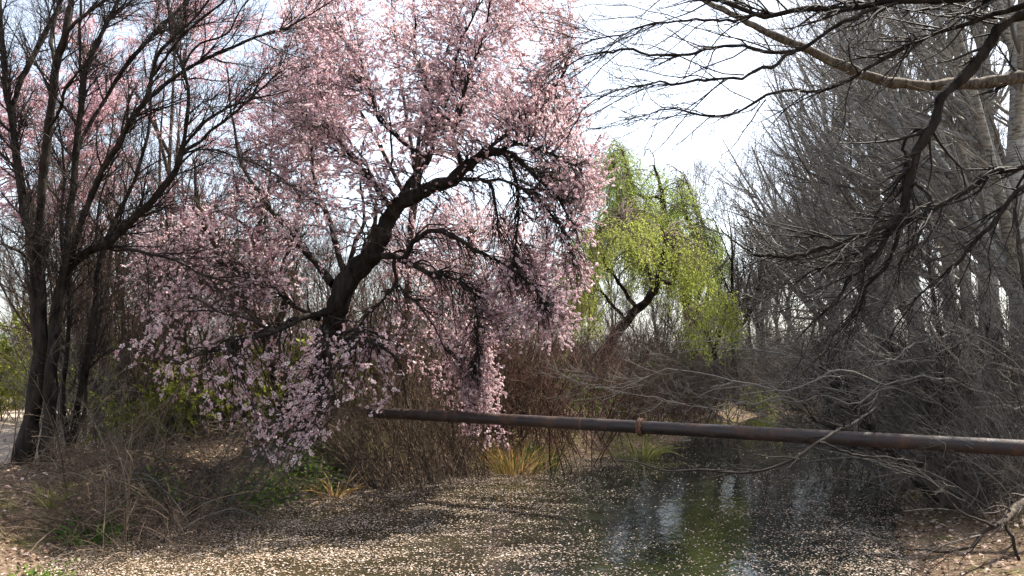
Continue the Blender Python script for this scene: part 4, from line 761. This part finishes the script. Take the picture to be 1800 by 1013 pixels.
for o_ in (-.011, .011):
    fo = ringtube([e3 + o_ - .009, e3 + o_ - .0085, e3 + o_ + .0085, e3 + o_ + .009], [PR * .9, PR * 1.42, PR * 1.42, PR * .9], 28); fo = fo.build('flange', 'rust_flange', pipe)
u_ = nrm(np.cross(ax, [0, 0, 1])); v_ = np.cross(u_, ax)
for i in range(8):
    an = i * math.pi / 4 + .2; c = a + ax * e3 + (u_ * math.cos(an) + v_ * math.sin(an)) * PR * 1.22
    g = Geo(); g.tubes(np.stack([c - ax * .034, c - ax * .033, c + ax * .033, c + ax * .034])[None], np.array([[.001, .009, .009, .001]]), 6); bo = g.build('bolt', 'rust_flange', None, smooth=False); bo.parent = fo; bo.matrix_parent_inverse = Matrix.Identity(4)

# ------------------------------------------------------------------ small plants, stones, plank
def blades(name, label, b, n, h, wdt, seed, m, spread=.5, foot_r=.07, droop=.9, cat='plant', dry=None, ndry=0):
    rng = np.random.default_rng(seed); b = np.array(b, float); root = thing(name, label, cat, b)
    for j in range(n + ndry):
        an = rng.uniform(0, 6.28); o = rng.random() * foot_r; p = b + np.array([math.cos(an) * o, math.sin(an) * o, -.02]); hh = h * rng.uniform(.6, 1.1)
        d = nrm(np.array([math.cos(an) * spread * rng.random() + rng.normal() * .1, math.sin(an) * spread * rng.random() + rng.normal() * .1, 1.0])); k = 7
        c = march(rng, p[None], d[None], np.array([hh]), k, .03, (math.cos(an) * .5, math.sin(an) * .5, -droop * rng.random()))[0]
        s = nrm(np.cross(nrm(c[-1] - c[0]), nrm(rng.normal(size=3)))); ww = wdt * rng.uniform(.7, 1.2) * np.array([.6, .9, 1, .95, .8, .5, .06])[:, None] * .5
        nn = nrm(np.cross(s, c[-1] - c[0])) * .12 * wdt
        V = np.concatenate([c - s * ww, c + nn, c + s * ww]); q = [[i, i + 1, k + i + 1, k + i] for i in range(k - 1)] + [[k + i, k + i + 1, 2 * k + i + 1, 2 * k + i] for i in range(k - 1)]
        g = Geo(); g.add(V, q, np.full(3 * k, rng.random())); g.build('leaf', dry if j >= n else m, root)
    return root
blades('daffodil_plant', 'dark green clump of strap leaves at the water edge below the tangle', onb(168, 940, .08), 70, .42, .02, 301, 'blade_green', .8, .12, 1.6)
blades('grass_tuft', 'yellowish grass tuft on the leaf litter left of the daffodil leaves', onb(82, 925, .1), 55, .30, .008, 302, 'grass_blade', .6, .09, 1.0, 'grass')
blades('reed_clump', 'large orange dry reed clump standing at the water below the pipe', onb(905, 827, .03), 60, .78, .010, 303, 'blade_green', .6, .3, .9, 'reeds', 'blade_dry', 180)
blades('reed_clump', 'green reed clump just right of the orange dry reeds', onb(962, 820, .03), 70, .75, .011, 304, 'blade_green', .6, .2, .8, 'reeds', 'blade_dry', 18)
blades('grass_tuft', 'pale arching grass tuft on the far bank right under the flange', onb(1128, 792, .1), 90, .8, .018, 305, 'grass_blade', .9, .25, 2.0, 'grass')
blades('grass_tuft', 'pale dry grass clump on the earth bank left of the pipe end', onb(590, 800, .5), 60, .45, .012, 306, 'blade_dry', .8, .15, 1.8, 'grass')
blades('grass_tuft', 'fresh green grass tuft at the bottom edge of the picture', onb(95, 1030, .05), 60, .16, .012, 307, 'blade_green', .8, .14, 1.0, 'grass')
def leafy(label, b, n, size, spread, h, seed, m='green_leaf', name='ivy_plant', cat='plant'):
    rng = np.random.default_rng(seed); root = thing(name, label, cat, b)
    p = np.array(b) + np.stack([rng.normal(size=n) * spread, rng.normal(size=n) * spread, np.abs(rng.normal(size=n)) * h + .02], 1); p[:, 2] = np.maximum(ground_z(p[:, 0], p[:, 1]), 0) + (p[:, 2] - b[2])
    f = Geo(); f.kites(p, nrm(rng.normal(size=p.shape) + [0, 0, .2]), nrm(rng.normal(size=p.shape) * .6 + [0, 0, 1]), rng.uniform(*size, n), rng.uniform(*size, n) * .75, rng, .12); f.build('leaves', m, root, 'stuff', False)
    s = Geo(); q = np.array(b) + rng.normal(size=(14, 3)) * [spread, spread, 0]; q[:, 2] = np.maximum(ground_z(q[:, 0], q[:, 1]), 0) - .01
    s.tubes(march(rng, q, nrm(rng.normal(size=(14, 3)) * .5 + [0, 0, 1]), np.full(14, h * 1.5 + .05), 5, .1, (0, 0, 0)), np.full((14, 5), .003), 3); s.build('stems', 'twig_brown', root, 'stuff'); return root
for i, (x, y, lab) in enumerate(((440, 880, 'leftmost low clump of fresh green leaves at the water edge'), (488, 862, 'middle clump of fresh green leaves at the water edge'), (525, 845, 'taller green leaf clump climbing the earth bank'), (560, 850, 'last green leaf clump before the withies'))):
    leafy(lab, onb(x, y, .12), 420, (.03, .065), .17, .14, 320 + i)
leafy('patch of dark ivy hanging on the bank inside the tangle', onb(285, 870, .25), 320, (.03, .06), .18, .16, 326)
leafy('green leafy patch on top of the bank behind the tangle', onb(280, 770, .45), 260, (.04, .07), .25, .14, 327)
leafy('bright weeds at the bottom left corner', onb(60, 1020, .04), 160, (.025, .05), .14, .05, 328, name='weed_patch')
rng = np.random.default_rng(5)
def stone(label, c, s, seed):
    r = np.random.default_rng(seed); nu, nv = 14, 9; th = np.linspace(0, 2 * math.pi, nu, endpoint=False); ph = np.linspace(-1.45, 1.45, nv)
    T, F = np.meshgrid(th, ph); d = np.stack([np.cos(F) * np.cos(T), np.cos(F) * np.sin(T), np.sin(F)], -1); ce = np.sign(d) * np.abs(d) ** .6
    ce = ce * (1 + .09 * np.sin(d[..., :1] * 5 + seed) + .07 * np.sin(d[..., 1:2] * 7 + 2 * seed) + .03 * r.normal(size=d.shape[:2] + (1,)))
    V = (ce * s + c).reshape(-1, 3); i = np.arange(nu * nv).reshape(nv, nu); q = np.stack([i[:-1], np.roll(i, -1, 1)[:-1], np.roll(i, -1, 1)[1:], i[1:]], -1).reshape(-1, 4)
    g = Geo(); g.add(V, q); o = g.build('stone', 'stone', None); tag(o, label, 'stone')
for i, (px, py, d, s, lab) in enumerate(((455, 790, 10.2, (.22, .15, .09), 'flat grey-brown stone set in the earth bank'), (500, 700, 12.6, (.55, .2, .10), 'long brown ledge stone on top of the earth bank'), (590, 770, 10.9, (.2, .15, .16), 'upright tan stone in the bank left of the pipe end'), (545, 805, 10.4, (.16, .12, .1), 'small rounded stone low in the bank above the green leaves'))):
    q = P(px, py, d); q[2] = gz(q[0], q[1]) + .03; stone(lab, q, np.array(s), i + 3)
q = G(1182, 769); g = Geo(); g.tubes(np.array([[q + [-.42, 0, .02], q + [-.415, 0, .02], q + [.4, .05, .025], q + [.405, .05, .025]]]), np.array([[.01, .06, .055, .01]]), 4); o = g.build('plank', 'old_plank', smooth=False); tag(o, 'pale floating plank at the far edge of the water', 'plank')

# ------------------------------------------------------------------ petals on the water, litter on the banks
rng = np.random.default_rng(6)
def scatter(n, xr, yr, dens):
    x = rng.uniform(*xr, n); y = rng.uniform(*yr, n); Dp = pond_dist(x, y); k = rng.random(n) < dens(x, y, Dp); return x[k], y[k], Dp[k]
def cl(x, y, s): return np.sin(x * s + 1.3 * np.sin(y * s * .7)) * np.sin(y * s * 1.1 + .9 * np.sin(x * s * .8))
def pd(x, y, Dp):
    u = (x - 900 * 0) ; left = np.clip(1.25 - (x + 3.2 + .0 * y) / 3.3, 0, 1) * sm((15 - y) / 3); edge = np.exp(-(-Dp) / .45) * (x < 3.4) * sm((16.5 - y) / 3)
    right = .75 * np.exp(-(-Dp) / .8) * (x > 2.2) * sm((10.5 - y) / 2.5); base = .07 + .07 * cl(x, y, 1.7); near_ = .42 * sm((8.5 - y) / 2.5)
    qq = .55 * cl(x * .6 + .4 * np.sin(y * 2.1), y * 1.7, 3.3) + .45 * cl(x * .7, y * 1.8 + .3 * np.sin(x * 1.9), 6.1) + .3 * cl(x, y * 1.6, 11.3) + .25 * rng.normal(size=len(x))
    fine_ = .25 + 1.5 * sm((qq + .25) / .7)
    d = (1.35 * left * (.8 + .4 * cl(x, y, 1.3)) + .6 * right + .9 * base + near_ * (.6 + .6 * cl(x, y, 2.2))) * fine_ + .9 * edge
    return np.where(Dp < 0, np.clip(d, .02, 1), np.clip(d, 0, .5) * np.exp(-np.maximum(Dp, 0) / .22)) * (Dp < .9) * np.where(y > 13, .35, 1)
x, y, Dp = scatter(480000, (-4.8, 7.5), (4.9, 17), pd)
n = len(x); sz = rng.uniform(.010, .022, n) * rng.choice([1, 1, 1.4], n); f = Geo(); p = np.stack([x, y, np.where(Dp < 0, 0, np.maximum(ground_z(x, y), 0)) + .004 + rng.random(n) * .006], 1); an = rng.uniform(0, 6.28, n)
f.kites(p, np.stack([np.cos(an), np.sin(an), rng.normal(size=n) * .12], 1), nrm(np.stack([rng.normal(size=n) * .18, rng.normal(size=n) * .18, np.ones(n)], 1)), sz, sz * rng.uniform(.6, .95, n), rng, .1)
o = f.build('fallen_petals', 'floating_petal', None, 'stuff', False); tag(o, 'pale fallen petals floating in drifts over the pond', 'petals')
def ld(x, y, Dp): return (Dp > .0) * np.clip(.9 - .05 * np.maximum(y - 9, 0), .15, 1) * np.clip(1.2 - Dp / 7, .2, 1) * np.where(np.abs(x - np.interp(y, ctr[:, 1], ctr[:, 0])) < 1.9, .12, 1)
x, y, Dp = scatter(60000, (-9, 8), (4.5, 18), ld); n = len(x); z = ground_z(x, y) + rng.uniform(.004, .03, n); f = Geo(); an = rng.uniform(0, 6.28, n)
f.kites(np.stack([x, y, z], 1), np.stack([np.cos(an), np.sin(an), rng.normal(size=n) * .35], 1), nrm(np.stack([rng.normal(size=n) * .5, rng.normal(size=n) * .5, np.ones(n)], 1)), rng.uniform(.03, .075, n), rng.uniform(.02, .04, n), rng, .2)
o = f.build('leaf_litter', 'fallen_leaf', None, 'stuff', False); tag(o, 'brown leaf litter and petals strewn over the banks', 'leaf litter')
# grass on the ground further back
def gd(x, y, Dp): return (Dp > .6) * np.clip(.35 + .6 * cl(x, y, .6), .02, 1) * (np.abs(x - np.interp(y, ctr[:, 1], ctr[:, 0])) > 2.0)
x, y, Dp = scatter(60000, (-16, 14), (11, 32), gd); n = len(x); z = ground_z(x, y); f = Geo()
f.kites(np.stack([x, y, z], 1), nrm(np.stack([rng.normal(size=n) * .5, rng.normal(size=n) * .5, np.ones(n)], 1)), nrm(rng.normal(size=(n, 3))), rng.uniform(.06, .2, n), rng.uniform(.012, .025, n), rng)
o = f.build('grass', 'grass_blade', None, 'stuff', False); tag(o, 'short yellow-green grass on the ground behind the banks', 'grass')
print('tris', sum(len(m_.polygons) * 2 for m_ in bpy.data.meshes))
